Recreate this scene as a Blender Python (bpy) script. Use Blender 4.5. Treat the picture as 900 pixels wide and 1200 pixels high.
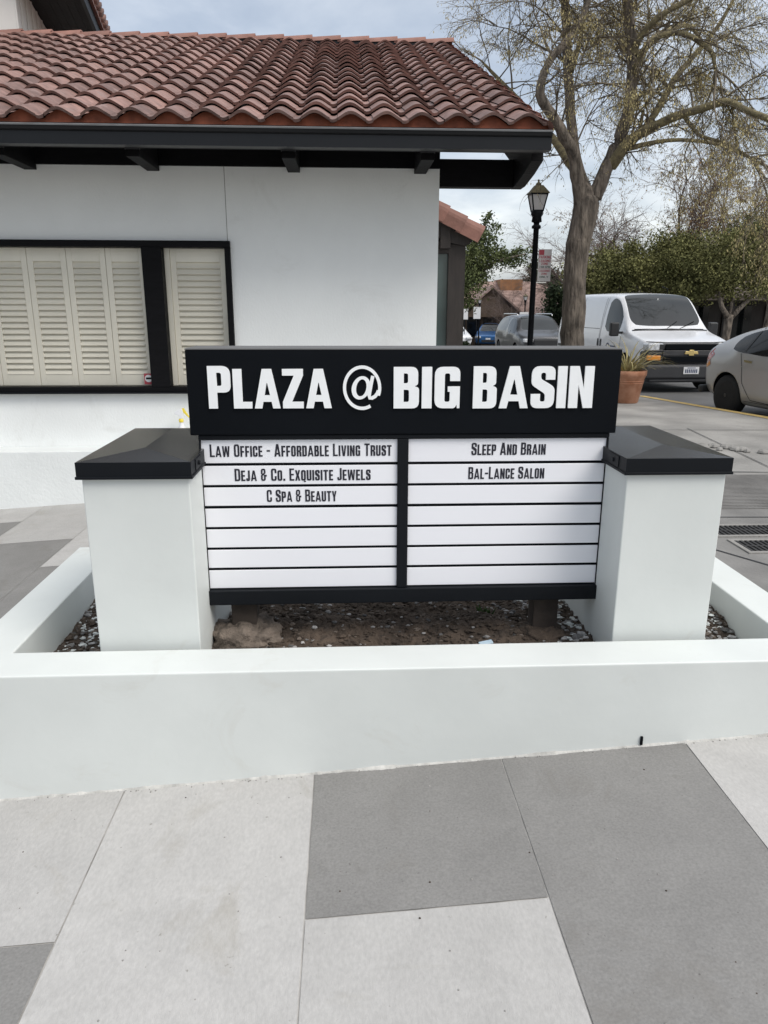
import bpy, bmesh, math, random
from math import radians, sin, cos, pi, sqrt
from mathutils import Vector, Matrix
from mathutils.bvhtree import BVHTree
import mathutils.noise as mn

S = bpy.context.scene
for o in list(bpy.data.objects):
    bpy.data.objects.remove(o)
COL = S.collection
rnd = random.Random(7)

# ------------------------------------------------------------------ camera
def cam_axes(p, y, r):
    f = Vector((sin(y)*cos(p), cos(y)*cos(p), -sin(p)))
    rt = Vector((cos(y), -sin(y), 0)); dn = f.cross(rt)
    return cos(r)*rt + sin(r)*dn, -sin(r)*rt + cos(r)*dn, f
rt, dn, fw = cam_axes(radians(15.44), radians(2.87), radians(-.145))
cd = bpy.data.cameras.new('camera'); cam = bpy.data.objects.new('camera', cd); COL.objects.link(cam)
up = -dn
cam.matrix_world = Matrix(((rt.x, up.x, -fw.x, 0), (rt.y, up.y, -fw.y, 0), (rt.z, up.z, -fw.z, 1.55), (0, 0, 0, 1)))
cd.sensor_fit = 'VERTICAL'; cd.sensor_height = 24; cd.lens = 24*865/1200
cd.clip_start = .05; cd.clip_end = 5000
S.camera = cam

# ------------------------------------------------------------------ sky, sun, exposure
W = bpy.data.worlds.new('World'); S.world = W; W.use_nodes = True
nt = W.node_tree; nt.nodes.clear()
def N(nt, t, **k):
    n = nt.nodes.new(t)
    for a, v in k.items():
        setattr(n, a, v)
    return n
def lk(nt, a, b): nt.links.new(a, b)
def math_node(nt, op, a, b=None):
    n = N(nt, 'ShaderNodeMath', operation=op)
    for i, v in enumerate((a, b)):
        if v is None: continue
        if isinstance(v, (int, float)): n.inputs[i].default_value = v
        else: lk(nt, v, n.inputs[i])
    return n.outputs[0]
SUN_EL, SUN_AZ = 51, 131          # azimuth clockwise from +Y
out = N(nt, 'ShaderNodeOutputWorld')
sky = N(nt, 'ShaderNodeTexSky', sky_type='NISHITA', sun_disc=False)
sky.sun_elevation = radians(SUN_EL); sky.sun_rotation = radians(SUN_AZ); sky.dust_density = 3
bg1 = N(nt, 'ShaderNodeBackground'); bg1.inputs[1].default_value = .07
lk(nt, sky.outputs[0], bg1.inputs[0])
tc = N(nt, 'ShaderNodeTexCoord'); sep = N(nt, 'ShaderNodeSeparateXYZ'); lk(nt, tc.outputs['Generated'], sep.inputs[0])
zz = math_node(nt, 'MAXIMUM', sep.outputs[2], 0.0)
den = math_node(nt, 'ADD', zz, .22)
comb = N(nt, 'ShaderNodeCombineXYZ')
lk(nt, math_node(nt, 'DIVIDE', sep.outputs[0], den), comb.inputs[0])
lk(nt, math_node(nt, 'DIVIDE', sep.outputs[1], den), comb.inputs[1])
n1 = N(nt, 'ShaderNodeTexNoise'); n1.inputs['Scale'].default_value = 1.9; n1.inputs['Detail'].default_value = 7
n1.inputs['Roughness'].default_value = .55; n1.inputs['Distortion'].default_value = .3
lk(nt, comb.outputs[0], n1.inputs['Vector'])
rampz = N(nt, 'ShaderNodeValToRGB'); cr = rampz.color_ramp      # brightness of the overcast by height
pts = [(0, (.95, .96, .96)), (.10, (.93, .95, .97)), (.26, (.64, .68, .735)), (.40, (.68, .715, .75)), (.65, (1.0, 1.01, 1.0)), (1, (1.2, 1.2, 1.17))]
while len(cr.elements) < len(pts): cr.elements.new(.5)
for e, (p, c) in zip(cr.elements, pts): e.position = p; e.color = (*c, 1)
lk(nt, zz, rampz.inputs[0])
rampc = N(nt, 'ShaderNodeValToRGB'); cr = rampc.color_ramp
pts = [(.32, (.70, .735, .78)), (.46, (.90, .915, .935)), (.56, (1.12, 1.11, 1.09)), (.70, (1.45, 1.43, 1.39))]
while len(cr.elements) < len(pts): cr.elements.new(.5)
for e, (p, c) in zip(cr.elements, pts): e.position = p; e.color = (*c, 1)
lk(nt, n1.outputs[0], rampc.inputs[0])
mx = N(nt, 'ShaderNodeMix', data_type='RGBA', blend_type='MULTIPLY'); mx.inputs[0].default_value = 1
lk(nt, rampz.outputs[0], mx.inputs[6]); lk(nt, rampc.outputs[0], mx.inputs[7])
bg2 = N(nt, 'ShaderNodeBackground'); bg2.inputs[1].default_value = .62
# sky dimmed behind the camera (-y), added to darken front faces and reflections
sb1 = math_node(nt, 'MULTIPLY', sep.outputs[1], -1.0)
mr_ = N(nt, 'ShaderNodeMapRange'); mr_.interpolation_type = 'SMOOTHSTEP'
mr_.inputs[1].default_value = .1; mr_.inputs[2].default_value = .9; mr_.inputs[3].default_value = 1; mr_.inputs[4].default_value = .62
lk(nt, sb1, mr_.inputs[0])
mx2 = N(nt, 'ShaderNodeMix', data_type='RGBA', blend_type='MULTIPLY'); mx2.inputs[0].default_value = 1
lk(nt, mx.outputs[2], mx2.inputs[6]); lk(nt, mr_.outputs[0], mx2.inputs[7])
lk(nt, mx2.outputs[2], bg2.inputs[0])
addsh = N(nt, 'ShaderNodeAddShader'); lk(nt, bg1.outputs[0], addsh.inputs[0]); lk(nt, bg2.outputs[0], addsh.inputs[1])
lk(nt, addsh.outputs[0], out.inputs[0])
sl = bpy.data.lights.new('sun', 'SUN'); sl.energy = 2.1; sl.angle = radians(34); sl.color = (1, .97, .92)
so = bpy.data.objects.new('sun', sl); COL.objects.link(so)
sd = Vector((sin(radians(SUN_AZ))*cos(radians(SUN_EL)), cos(radians(SUN_AZ))*cos(radians(SUN_EL)), sin(radians(SUN_EL))))
so.rotation_euler = sd.to_track_quat('Z', 'Y').to_euler()
S.view_settings.view_transform = 'Standard'; S.view_settings.look = 'None'
S.view_settings.exposure = .09; S.view_settings.gamma = 1; S.view_settings.use_curve_mapping = False

# ------------------------------------------------------------------ materials
MATS = {}
def mat(name, col, rough=.6, var=.08, scale=6, bump=0, bscale=80, metal=0, spec=.5, col2=None, detail=5, stretch=None,
        island=0, speck=None, coat=0, bdist=.01, blot=None, stain=None):
    m = bpy.data.materials.new(name); m.use_nodes = True; MATS[name] = m
    nt = m.node_tree; b = nt.nodes['Principled BSDF']
    b.inputs['Roughness'].default_value = rough; b.inputs['Metallic'].default_value = metal
    b.inputs['Specular IOR Level'].default_value = spec; b.inputs['Coat Weight'].default_value = coat
    tcn = N(nt, 'ShaderNodeTexCoord'); vec = tcn.outputs['Object']
    if stretch:
        mp = N(nt, 'ShaderNodeMapping'); mp.inputs['Scale'].default_value = stretch
        lk(nt, vec, mp.inputs[0]); vec = mp.outputs[0]
    no = N(nt, 'ShaderNodeTexNoise'); no.inputs['Scale'].default_value = scale; no.inputs['Detail'].default_value = detail
    lk(nt, vec, no.inputs['Vector'])
    rp = N(nt, 'ShaderNodeValToRGB'); lk(nt, no.outputs[0], rp.inputs[0])
    c1 = tuple(c*(1-var) for c in col); c2 = col2 if col2 else tuple(min(1, c*(1+var)) for c in col)
    rp.color_ramp.elements[0].position = .3; rp.color_ramp.elements[0].color = (*c1, 1)
    rp.color_ramp.elements[1].position = .7; rp.color_ramp.elements[1].color = (*c2, 1)
    cout = rp.outputs[0]
    if island:
        g = N(nt, 'ShaderNodeNewGeometry')
        v = math_node(nt, 'ADD', math_node(nt, 'MULTIPLY', g.outputs['Random Per Island'], 2*island), 1-island)
        mm = N(nt, 'ShaderNodeMix', data_type='RGBA', blend_type='MULTIPLY'); mm.inputs[0].default_value = 1
        lk(nt, cout, mm.inputs[6]); lk(nt, v, mm.inputs[7]); cout = mm.outputs[2]
    if blot:                                    # (scale, amount): broad stains, darker and lighter
        s1 = N(nt, 'ShaderNodeTexNoise'); s1.inputs['Scale'].default_value = blot[0]; s1.inputs['Detail'].default_value = 8
        s1.inputs['Roughness'].default_value = .62; s1.inputs['Distortion'].default_value = .6
        lk(nt, tcn.outputs['Object'], s1.inputs['Vector'])
        mr = N(nt, 'ShaderNodeMapRange'); mr.inputs[1].default_value = .3; mr.inputs[2].default_value = .7
        mr.inputs[3].default_value = 1-blot[1]; mr.inputs[4].default_value = 1+blot[1]
        lk(nt, s1.outputs[0], mr.inputs[0])
        mm = N(nt, 'ShaderNodeMix', data_type='RGBA', blend_type='MULTIPLY'); mm.inputs[0].default_value = 1
        lk(nt, cout, mm.inputs[6]); lk(nt, mr.outputs[0], mm.inputs[7]); cout = mm.outputs[2]
    if stain:                                   # (scale, colour, threshold, strength): soft-edged marks
        s3 = N(nt, 'ShaderNodeTexNoise'); s3.inputs['Scale'].default_value = stain[0]; s3.inputs['Detail'].default_value = 9
        s3.inputs['Roughness'].default_value = .7; s3.inputs['Distortion'].default_value = 1.2
        lk(nt, tcn.outputs['Object'], s3.inputs['Vector'])
        m3 = N(nt, 'ShaderNodeMapRange'); m3.inputs[1].default_value = stain[2]; m3.inputs[2].default_value = stain[2]+.14
        m3.inputs[3].default_value = 0; m3.inputs[4].default_value = stain[3]
        lk(nt, s3.outputs[0], m3.inputs[0])
        mm = N(nt, 'ShaderNodeMix', data_type='RGBA'); lk(nt, m3.outputs[0], mm.inputs[0])
        lk(nt, cout, mm.inputs[6]); mm.inputs[7].default_value = (*stain[1], 1); cout = mm.outputs[2]
    if speck:                                   # (scale, colour, threshold)
        s = N(nt, 'ShaderNodeTexNoise'); s.inputs['Scale'].default_value = speck[0]; s.inputs['Detail'].default_value = 3
        lk(nt, tcn.outputs['Object'], s.inputs['Vector'])
        r2 = N(nt, 'ShaderNodeValToRGB'); lk(nt, s.outputs[0], r2.inputs[0])
        r2.color_ramp.elements[0].position = speck[2]; r2.color_ramp.elements[0].color = (0, 0, 0, 1)
        r2.color_ramp.elements[1].position = speck[2]+.06; r2.color_ramp.elements[1].color = (1, 1, 1, 1)
        mm = N(nt, 'ShaderNodeMix', data_type='RGBA'); lk(nt, r2.outputs[0], mm.inputs[0])
        lk(nt, cout, mm.inputs[6]); mm.inputs[7].default_value = (*speck[1], 1); cout = mm.outputs[2]
    lk(nt, cout, b.inputs['Base Color'])
    if bump:
        bn = N(nt, 'ShaderNodeTexNoise'); bn.inputs['Scale'].default_value = bscale; bn.inputs['Detail'].default_value = 6
        lk(nt, vec, bn.inputs['Vector'])
        bp = N(nt, 'ShaderNodeBump'); bp.inputs['Strength'].default_value = bump; bp.inputs['Distance'].default_value = bdist
        lk(nt, bn.outputs[0], bp.inputs['Height']); lk(nt, bp.outputs[0], b.inputs['Normal'])
    return m

white = mat('white_paint', (.65, .68, .662), .55, .03, 3, .13, 16, bdist=.008, speck=(34, (.50, .50, .47), .765), blot=(1.1, .035), stain=(2.7, (.56, .56, .52), .58, .5))
wallw = mat('white_stucco', (.86, .88, .865), .8, .03, 1.6, .4, 60, bdist=.006, stretch=(1, 1, .6), blot=(.9, .03), stain=(1.3, (.66, .66, .63), .57, .35))
ledgew = mat('ledge_paint', (.80, .83, .82), .7, .05, 2.2, .4, 40, bdist=.008)
black = mat('black_metal', (.007, .0085, .011), .5, .1, 5, .05, 200, spec=.15)
blackm = mat('black_matt', (.004, .0053, .0075), .6, .1, 5, .05, 200, spec=.09)
capm = mat('black_cap_metal', (.022, .022, .022), .24, .25, 3, .06, 12, spec=.55)
blackw = mat('black_wood', (.0055, .0055, .0065), .6, .2, 5, .3, 30, spec=.13, stretch=(1, 1, 6))
panelw = mat('white_panel', (.83, .84, .88), .42, .01, 2, spec=.4)
letterw = mat('letter_white', (.86, .88, .89), .45, .02, 20)
lettk = mat('letter_black', (.012, .012, .022), .4, .05)
tilel = mat('tile_light', (.42, .413, .40), .75, .075, 110, .35, 300, bdist=.003, detail=9, speck=(42, (.27, .26, .24), .715), blot=(5, .07), island=.05, stretch=(1, .5, 1), stain=(1.9, (.30, .28, .24), .55, .45))
tiled = mat('tile_dark', (.215, .211, .203), .75, .13, 130, .3, 200, bdist=.004, detail=6, speck=(95, (.12, .115, .11), .70), blot=(3.5, .09), island=.03, stain=(2.3, (.165, .155, .14), .56, .5))
grout = mat('grout', (.40, .39, .37), .9, .35, 9)
asphalt = mat('asphalt', (.11, .11, .11), .85, .25, .8, .5, 120, detail=8)
concrete = mat('concrete', (.265, .258, .243), .85, .28, 1.3, .5, 60, detail=9, blot=(.7, .14), speck=(40, (.15, .145, .14), .66))
concd = mat('concrete_dark', (.19, .186, .178), .85, .22, 3, .5, 60, detail=9)
yellow = mat('yellow_line_paint', (.60, .41, .11), .8, .2, 14, .3, 60, col2=(.66, .48, .19), speck=(30, (.30, .26, .2), .62))
earth = mat('earth', (.10, .09, .075), .95, .3, .4, .4, 20)
soilm = mat('soil', (.070, .052, .039), .95, .45, 9, .9, 40, bdist=.03, detail=9)
gravm = mat('gravel', (.25, .245, .24), .9, .4, 30, .4, 90, island=.7)
rockm = mat('rock', (.135, .11, .09), .95, .5, 16, .9, 35, bdist=.03, detail=8)
roofm = mat('clay_tile', (.215, .126, .106), .6, .28, 14, .3, 70, island=.30, speck=(9, (.25, .165, .145), .62), blot=(3, .12))
ridgem = mat('ridge_tile_clay', (.235, .115, .09), .7, .15, 9, .25, 60, island=.15)
birdm = mat('bird_stop_clay', (.26, .075, .038), .8, .35, 9, .3, 40)
shutm = mat('shutter_cream', (.80, .765, .665), .5, .05, 3, stretch=(1, 1, .3))
glassd = mat('dark_glass', (.010, .012, .013), .05, .1, 2, spec=.32)
windm = mat('windscreen_glass', (.012, .015, .015), .03, .3, 2, spec=.8)
bark = mat('elm_bark', (.16, .135, .11), .95, .62, 15, 1.0, 16, bdist=.10, stretch=(1, 1, .22), detail=9, blot=(3, .2))
barkl = mat('branch_bark', (.16, .135, .095), .95, .4, 9, .8, 30, bdist=.03, col2=(.27, .23, .12))
twigm = mat('twig', (.15, .125, .09), .9, .3, 5)
catkin = mat('dry_leaf', (.58, .48, .23), .8, .2, 1.2, island=.35, col2=(.42, .36, .17))
brtwig = mat('brown_twig', (.14, .105, .09), .95, .3, 1)
fol1 = mat('olive_foliage', (.12, .13, .048), .8, .35, .9, island=.3, col2=(.205, .20, .078), spec=.2)
fol2 = mat('pine_foliage', (.085, .115, .045), .8, .3, .9, island=.4, col2=(.14, .16, .065), spec=.2)
fol3 = mat('dark_foliage', (.028, .042, .02), .8, .3, .9, island=.5, spec=.2)
terra = mat('terracotta', (.40, .17, .09), .85, .2, 7, .2, 60, col2=(.47, .25, .16))
dryl = mat('dry_blade', (.46, .37, .18), .8, .2, 6, island=.35, col2=(.36, .33, .14))
vanw = mat('van_paint', (.80, .81, .83), .25, .02, 2, coat=.5)
greyp = mat('silver_grey_paint', (.43, .425, .415), .34, .04, 2, metal=.3, coat=.4)
suvp = mat('dark_grey_paint', (.085, .085, .09), .3, .05, 2, metal=.4, coat=.4)
bluep = mat('blue_paint', (.03, .13, .33), .3, .05, 2, metal=.3, coat=.5)
rubber = mat('tyre_rubber', (.012, .012, .012), .85, .2, 9)
rimd = mat('dark_rim', (.16, .16, .16), .4, .2, 9, metal=.6)
rims = mat('silver_rim', (.35, .35, .35), .35, .1, 9, metal=.8)
trim = mat('dark_trim', (.022, .023, .025), .5, .1, 9)
chrome = mat('bright_metal', (.7, .7, .7), .18, .03, 9, metal=1)
gold = mat('gold_metal', (.75, .58, .25), .28, .03, 9, metal=.7)
amber = mat('amber_lens', (.75, .28, .03), .2, .05, 9, coat=.5)
redl = mat('red_lens', (.35, .03, .02), .2, .05, 9, coat=.5)
lampg = mat('headlight_lens', (.62, .64, .66), .1, .35, 22, coat=.8)
platew = mat('plate_white', (.72, .73, .74), .5, .05, 20)
logob = mat('logo_blue', (.05, .07, .14), .5, .1, 9)
signw = mat('sign_white', (.66, .64, .62), .6, .04, 9)
signr = mat('sign_red', (.42, .06, .08), .6, .05, 9)
signg = mat('sign_green', (.08, .12, .09), .6, .05, 9)
moss = mat('mossy_metal', (.10, .085, .045), .8, .4, 12, .4, 50)
frost = mat('lamp_pane', (.55, .54, .53), .4, .06, 9)
shing = mat('shingle_pink', (.27, .175, .14), .9, .35, 2.5, .5, 12, detail=9, col2=(.38, .27, .235), stretch=(1, 1, 3))
shingd = mat('shingle_grey', (.12, .10, .085), .9, .35, 5, .6, 14, detail=8)
brownw = mat('brown_wood', (.10, .068, .045), .8, .3, 3, .3, 20)
dirtw = mat('dirty_post', (.040, .031, .025), .95, .4, 9, .5, 30)
sealm = mat('old_sealant', (.47, .465, .44), .85, .3, 18, .4, 80)
capl = mat('tail_cap_grey', (.05, .052, .055), .45, .3, 12)  # lighter grey for the rafter tail caps
orangew = mat('orange_wood', (.28, .14, .065), .8, .2, 3)
dbrown = mat('dark_brown_wood', (.022, .017, .015), .6, .3, 6, .2, 30, stretch=(4, 4, .5))
teal = mat('teal_glass', (.05, .075, .075), .12, .2, 2, spec=.7)
siding = mat('white_siding', (.74, .73, .69), .7, .04, 3)
bottlew = mat('bottle_plastic', (.85, .86, .88), .35, .02, 9)
bottley = mat('yellow_plastic', (.85, .68, .08), .35, .05, 9)
irong = mat('cast_iron', (.05, .05, .05), .7, .3, 20, metal=.4)
litterb = mat('pale_blue_scrap', (.45, .58, .68), .6, .1, 30)
weedm = mat('weed_green', (.06, .12, .03), .7, .3, 20)
# clear window glass: thin sheet that mostly lets through, with a sheen
gm = bpy.data.materials.new('window_glass'); gm.use_nodes = True
nt = gm.node_tree; nt.nodes.clear(); o_ = N(nt, 'ShaderNodeOutputMaterial'); mxs = N(nt, 'ShaderNodeMixShader')
tr = N(nt, 'ShaderNodeBsdfTransparent'); gl = N(nt, 'ShaderNodeBsdfGlossy'); gl.inputs['Roughness'].default_value = .03
fr = N(nt, 'ShaderNodeFresnel'); fr.inputs[0].default_value = 1.45
tr.inputs[0].default_value = (.98, .98, .97, 1)
mxs.inputs[0].default_value = .05; lk(nt, tr.outputs[0], mxs.inputs[1]); lk(nt, gl.outputs[0], mxs.inputs[2]); lk(nt, mxs.outputs[0], o_.inputs[0])

# ------------------------------------------------------------------ mesh builder
class MB:
    def __init__(s): s.v = []; s.f = []; s.m = []; s.sm = []
    def add(s, vs, fs, mi=0, smooth=False):
        b = len(s.v); s.v += [tuple(v) for v in vs]
        for f in fs: s.f.append(tuple(b+i for i in f)); s.m.append(mi); s.sm.append(smooth)
    def box(s, x0, x1, y0, y1, z0, z1, mi=0):
        s.add([(x0,y0,z0),(x1,y0,z0),(x1,y1,z0),(x0,y1,z0),(x0,y0,z1),(x1,y0,z1),(x1,y1,z1),(x0,y1,z1)],
              [(0,3,2,1),(4,5,6,7),(0,1,5,4),(1,2,6,5),(2,3,7,6),(3,0,4,7)], mi)
    def obox(s, c, ax, ay, az, hx, hy, hz, mi=0):
        c = Vector(c); ax = Vector(ax).normalized()*hx; ay = Vector(ay).normalized()*hy; az = Vector(az).normalized()*hz
        vs = [c+i*ax+j*ay+k*az for k in (-1,1) for (i,j) in ((-1,-1),(1,-1),(1,1),(-1,1))]
        s.add(vs, [(0,3,2,1),(4,5,6,7),(0,1,5,4),(1,2,6,5),(2,3,7,6),(3,0,4,7)], mi)
    def prism(s, poly, axis, a, b, mi=0):
        n = len(poly)
        def P(u, v, w): return {'x': (w,u,v), 'y': (u,w,v), 'z': (u,v,w)}[axis]
        vs = [P(u,v,a) for u,v in poly]+[P(u,v,b) for u,v in poly]
        s.add(vs, [tuple(range(n)), tuple(range(2*n-1,n-1,-1))]+[(i,i+n,(i+1)%n+n,(i+1)%n) for i in range(n)], mi)
    def tube(s, path, rad, n=6, mi=0, cap=True, smooth=True):
        path = [Vector(p) for p in path]; vs = []; k = len(path)
        if isinstance(rad, (int, float)): rad = [rad]*k
        ref = Vector((.31, .17, .93))
        for i, p in enumerate(path):
            t = (path[min(i+1,k-1)]-path[max(i-1,0)])
            t = t.normalized() if t.length > 1e-9 else Vector((0,0,1))
            u = t.cross(ref)
            if u.length < .1: u = t.cross(Vector((1,0,0)))
            u.normalize(); w = t.cross(u)
            for j in range(n):
                a = 2*pi*j/n; vs.append(p+rad[i]*(cos(a)*u+sin(a)*w))
        fs = [(i*n+j, i*n+(j+1)%n, (i+1)*n+(j+1)%n, (i+1)*n+j) for i in range(k-1) for j in range(n)]
        if cap: fs += [tuple(range(n-1,-1,-1)), tuple((k-1)*n+j for j in range(n))]
        s.add(vs, fs, mi, smooth)
    def lathe(s, prof, n=24, c=(0,0,0), mi=0, smooth=True, axis='z'):
        vs = []; k = len(prof)
        for r, z in prof:
            for j in range(n):
                a = 2*pi*j/n
                q = (r*cos(a), r*sin(a), z)
                if axis == 'x': q = (z, r*cos(a), r*sin(a))
                if axis == 'y': q = (r*cos(a), z, r*sin(a))
                vs.append((c[0]+q[0], c[1]+q[1], c[2]+q[2]))
        fs = [(i*n+j, i*n+(j+1)%n, (i+1)*n+(j+1)%n, (i+1)*n+j) for i in range(k-1) for j in range(n)]
        fs += [tuple(range(n-1,-1,-1)), tuple((k-1)*n+j for j in range(n))]
        s.add(vs, fs, mi, smooth)
    def sheet(s, pts, mi=0): s.add(pts, [tuple(range(len(pts)))], mi)
    def build(s, name, mats, parent=None, bevel=0, seg=2, label=None, fix=False, loc=None):
        me = bpy.data.meshes.new(name); me.from_pydata(s.v, [], s.f)
        for m in (mats if isinstance(mats, (list, tuple)) else [mats]): me.materials.append(m)
        me.polygons.foreach_set('material_index', s.m); me.polygons.foreach_set('use_smooth', s.sm); me.update()
        if fix:
            bm = bmesh.new(); bm.from_mesh(me); bmesh.ops.recalc_face_normals(bm, faces=bm.faces); bm.to_mesh(me); bm.free()
        o = bpy.data.objects.new(name, me); COL.objects.link(o)
        if parent: o.parent = parent
        if loc: o.location = loc
        if bevel:
            b = o.modifiers.new('bevel', 'BEVEL'); b.width = bevel; b.segments = seg; b.limit_method = 'ANGLE'; b.angle_limit = radians(40)
        if label: o['label'] = label
        return o

def thing(name, label, cat, loc=(0,0,0), rz=0, group=None):
    o = bpy.data.objects.new(name, None); COL.objects.link(o); o.location = loc; o.rotation_euler = (0,0,rz)
    o.empty_display_size = .2
    o['label'] = label; o['category'] = cat
    if group: o['group'] = group
    return o
def tag(o, label, cat, group=None, kind=None):
    o['label'] = label; o['category'] = cat
    if group: o['group'] = group
    if kind: o['kind'] = kind
    return o
def structure(o, kind='structure'): o['kind'] = kind; return o
def copy_tree(o, parent=None):
    c = o.copy(); COL.objects.link(c)
    if parent: c.parent = parent
    for ch in list(o.children): copy_tree(ch, c)
    return c

# ------------------------------------------------------------------ ground, plaza, street
def plaza_z(x): return -.037+.066*max(-7, min(1.88, x))
SW = .087                                     # level of the walk to the right
def walk_z(y): return SW-.021*max(0, y-10)
def street_z(y): return walk_z(y)-.145
def kerb_x(y): return 5.41+.16*(13.28-y) if y < 13.28 else 5.41+.004*(13.28-y)
b = MB()
ys = [-300, 10, 150, 3000]; zs = [-.62, -.62, -3.6, -3.6]
for i in range(3): b.sheet([(-3000,ys[i],zs[i]),(3000,ys[i],zs[i]),(3000,ys[i+1],zs[i+1]),(-3000,ys[i+1],zs[i+1])])
structure(b.build('ground', earth))
# plaza tiles in running bond, flush grout strips between
b = MB(); px, py, g = .6667, 1.31, .0022
dark = {(0,-1), (-2,-2), (0,1), (-2,0), (1,-1), (1,-2), (1,0)}
rr = random.Random(3)
for i in range(-10, 4):
    x0 = -.13+px*i-.0; x1 = x0+px
    off = 1.64 if i % 2 == 0 else .985
    for j in range(-4, 8):
        y0 = off+py*j; y1 = y0+py
        # colours seen in the photograph, others scattered
        key = None
        if i == 0: key = (j >= 0)
        elif i == 1: key = (j in (0, 1, -1))
        elif i == -1: key = False
        elif i == -2: key = (j < 0)
        elif i == 2: key = (j < -1)
        elif i == -3: key = (j < 3)
        elif i == -4: key = (j == 2 or j == 1)
        elif i == -5: key = (j == 3)
        if key is None: key = rr.random() < .45
        X1 = min(x1, 1.88)
        if y1 > 11.2 or x0 > 1.87: continue
        a0, a1 = x0+g, X1-g
        b.sheet([(a0,y0+g,plaza_z(a0)),(a1,y0+g,plaza_z(a1)),(a1,y1-g,plaza_z(a1)),(a0,y1-g,plaza_z(a0))], 1 if key else 0)
xs = [-.13+px*i for i in range(-10, 4)]+[1.88]
for i in range(len(xs)-1):
    b.sheet([(xs[i],-5,plaza_z(xs[i])-.003),(xs[i+1],-5,plaza_z(xs[i+1])-.003),(xs[i+1],11.3,plaza_z(xs[i+1])-.003),(xs[i],11.3,plaza_z(xs[i])-.003)], 2)
structure(b.build('plaza_paving', [tilel, tiled, grout]))
# walk between plaza and street
b = MB(); Y = [-20, -5, 2, 6, 10, 11.3, 13.28, 20, 40, 70, 150]
for i in range(len(Y)-1):
    y0, y1 = Y[i], Y[i+1]; xl = 1.88 if y0 < 11 else -3
    b.sheet([(xl,y0,walk_z(y0)),(kerb_x(y0)-.16,y0,walk_z(y0)),(kerb_x(y1)-.16,y1,walk_z(y1)),(xl,y1,walk_z(y1))])
structure(b.build('sidewalk', concrete))
b = MB()
for i in range(len(Y)-1):
    y0, y1 = Y[i], Y[i+1]; A, B = kerb_x(y0), kerb_x(y1)
    vs = [(A-.16,y0,walk_z(y0)+.002),(A,y0,walk_z(y0)+.002),(B,y1,walk_z(y1)+.002),(B-.16,y1,walk_z(y1)+.002),
          (A+.01,y0,street_z(y0)-.05),(B+.01,y1,street_z(y1)-.05)]
    b.add(vs, [(0,1,2,3),(1,4,5,2)])
structure(b.build('kerb', concrete))
b = MB(); Yk = [-5, 2, 6, 10, 11.3, 13.28]
for i in range(len(Yk)-1):
    y0, y1 = Yk[i], Yk[i+1]; A, B = kerb_x(y0), kerb_x(y1)
    b.add([(A-.15,y0,walk_z(y0)+.006),(A+.001,y0,walk_z(y0)+.006),(B+.001,y1,walk_z(y1)+.006),(B-.15,y1,walk_z(y1)+.006),
           (A+.014,y0,street_z(y0)+.005),(B+.014,y1,street_z(y1)+.005)], [(0,1,2,3),(1,4,5,2)])
structure(b.build('kerb_paint', yellow))
b = MB()
for i in range(len(Y)-1):
    y0, y1 = Y[i], Y[i+1]
    b.sheet([(kerb_x(y0)-.3,y0,street_z(y0)),(16.2,y0,street_z(y0)),(16.2,y1,street_z(y1)),(kerb_x(y1)-.3,y1,street_z(y1))])
structure(b.build('road', asphalt))
b = MB()
for i in range(len(Y)-1):
    y0, y1 = Y[i], Y[i+1]
    vs = [(16,y0,walk_z(y0)),(60,y0,walk_z(y0)),(60,y1,walk_z(y1)),(16,y1,walk_z(y1)),(15.99,y0,street_z(y0)-.05),(15.99,y1,street_z(y1)-.05)]
    b.add(vs, [(0,1,2,3),(4,0,3,5)])
structure(b.build('far_sidewalk', concrete))
# darker poured patch, control joints, ribbed band and cracks on the walk
b = MB(); z = SW+.004
b.sheet([(1.9,1.5,z),(3.6,1.5,z),(3.55,6.55,z),(1.9,6.75,z)], 0)
for (x0,y0,x1,y1,w) in ((1.9,6.75,5.5,6.3,.02),(2.2,5.05,3.9,4.98,.012),(2.05,4.72,2.62,3.75,.014),(2.62,3.75,3.7,3.7,.014),(1.9,9.1,5.6,8.9,.012),(4.0,6.5,4.3,9.1,.012)):
    d = Vector((x1-x0,y1-y0,0)); n = Vector((-d.y,d.x,0)).normalized()*w/2
    p, q = Vector((x0,y0,z+.004)), Vector((x1,y1,z+.004))
    b.sheet([p-n,q-n,q+n,p+n], 1)
cx = [(2.55,3.72),(2.50,3.5),(2.56,3.35),(2.48,3.2),(2.52,3.0),(2.45,2.7)]
for (a, c) in zip(cx, cx[1:]):
    b.sheet([(a[0]-.005,a[1],z+.004),(a[0]+.005,a[1],z+.004),(c[0]+.005,c[1],z+.004),(c[0]-.005,c[1],z+.004)], 1)
structure(b.build('pavement_patch', [concd, trim]))
b = MB()
for k in range(26):
    y = 5.25+.045*k; b.box(2.5-.006*k, 3.9, y, y+.02, SW+.002, SW+.012)
structure(b.build('ribbed_paving', concd))

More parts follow.
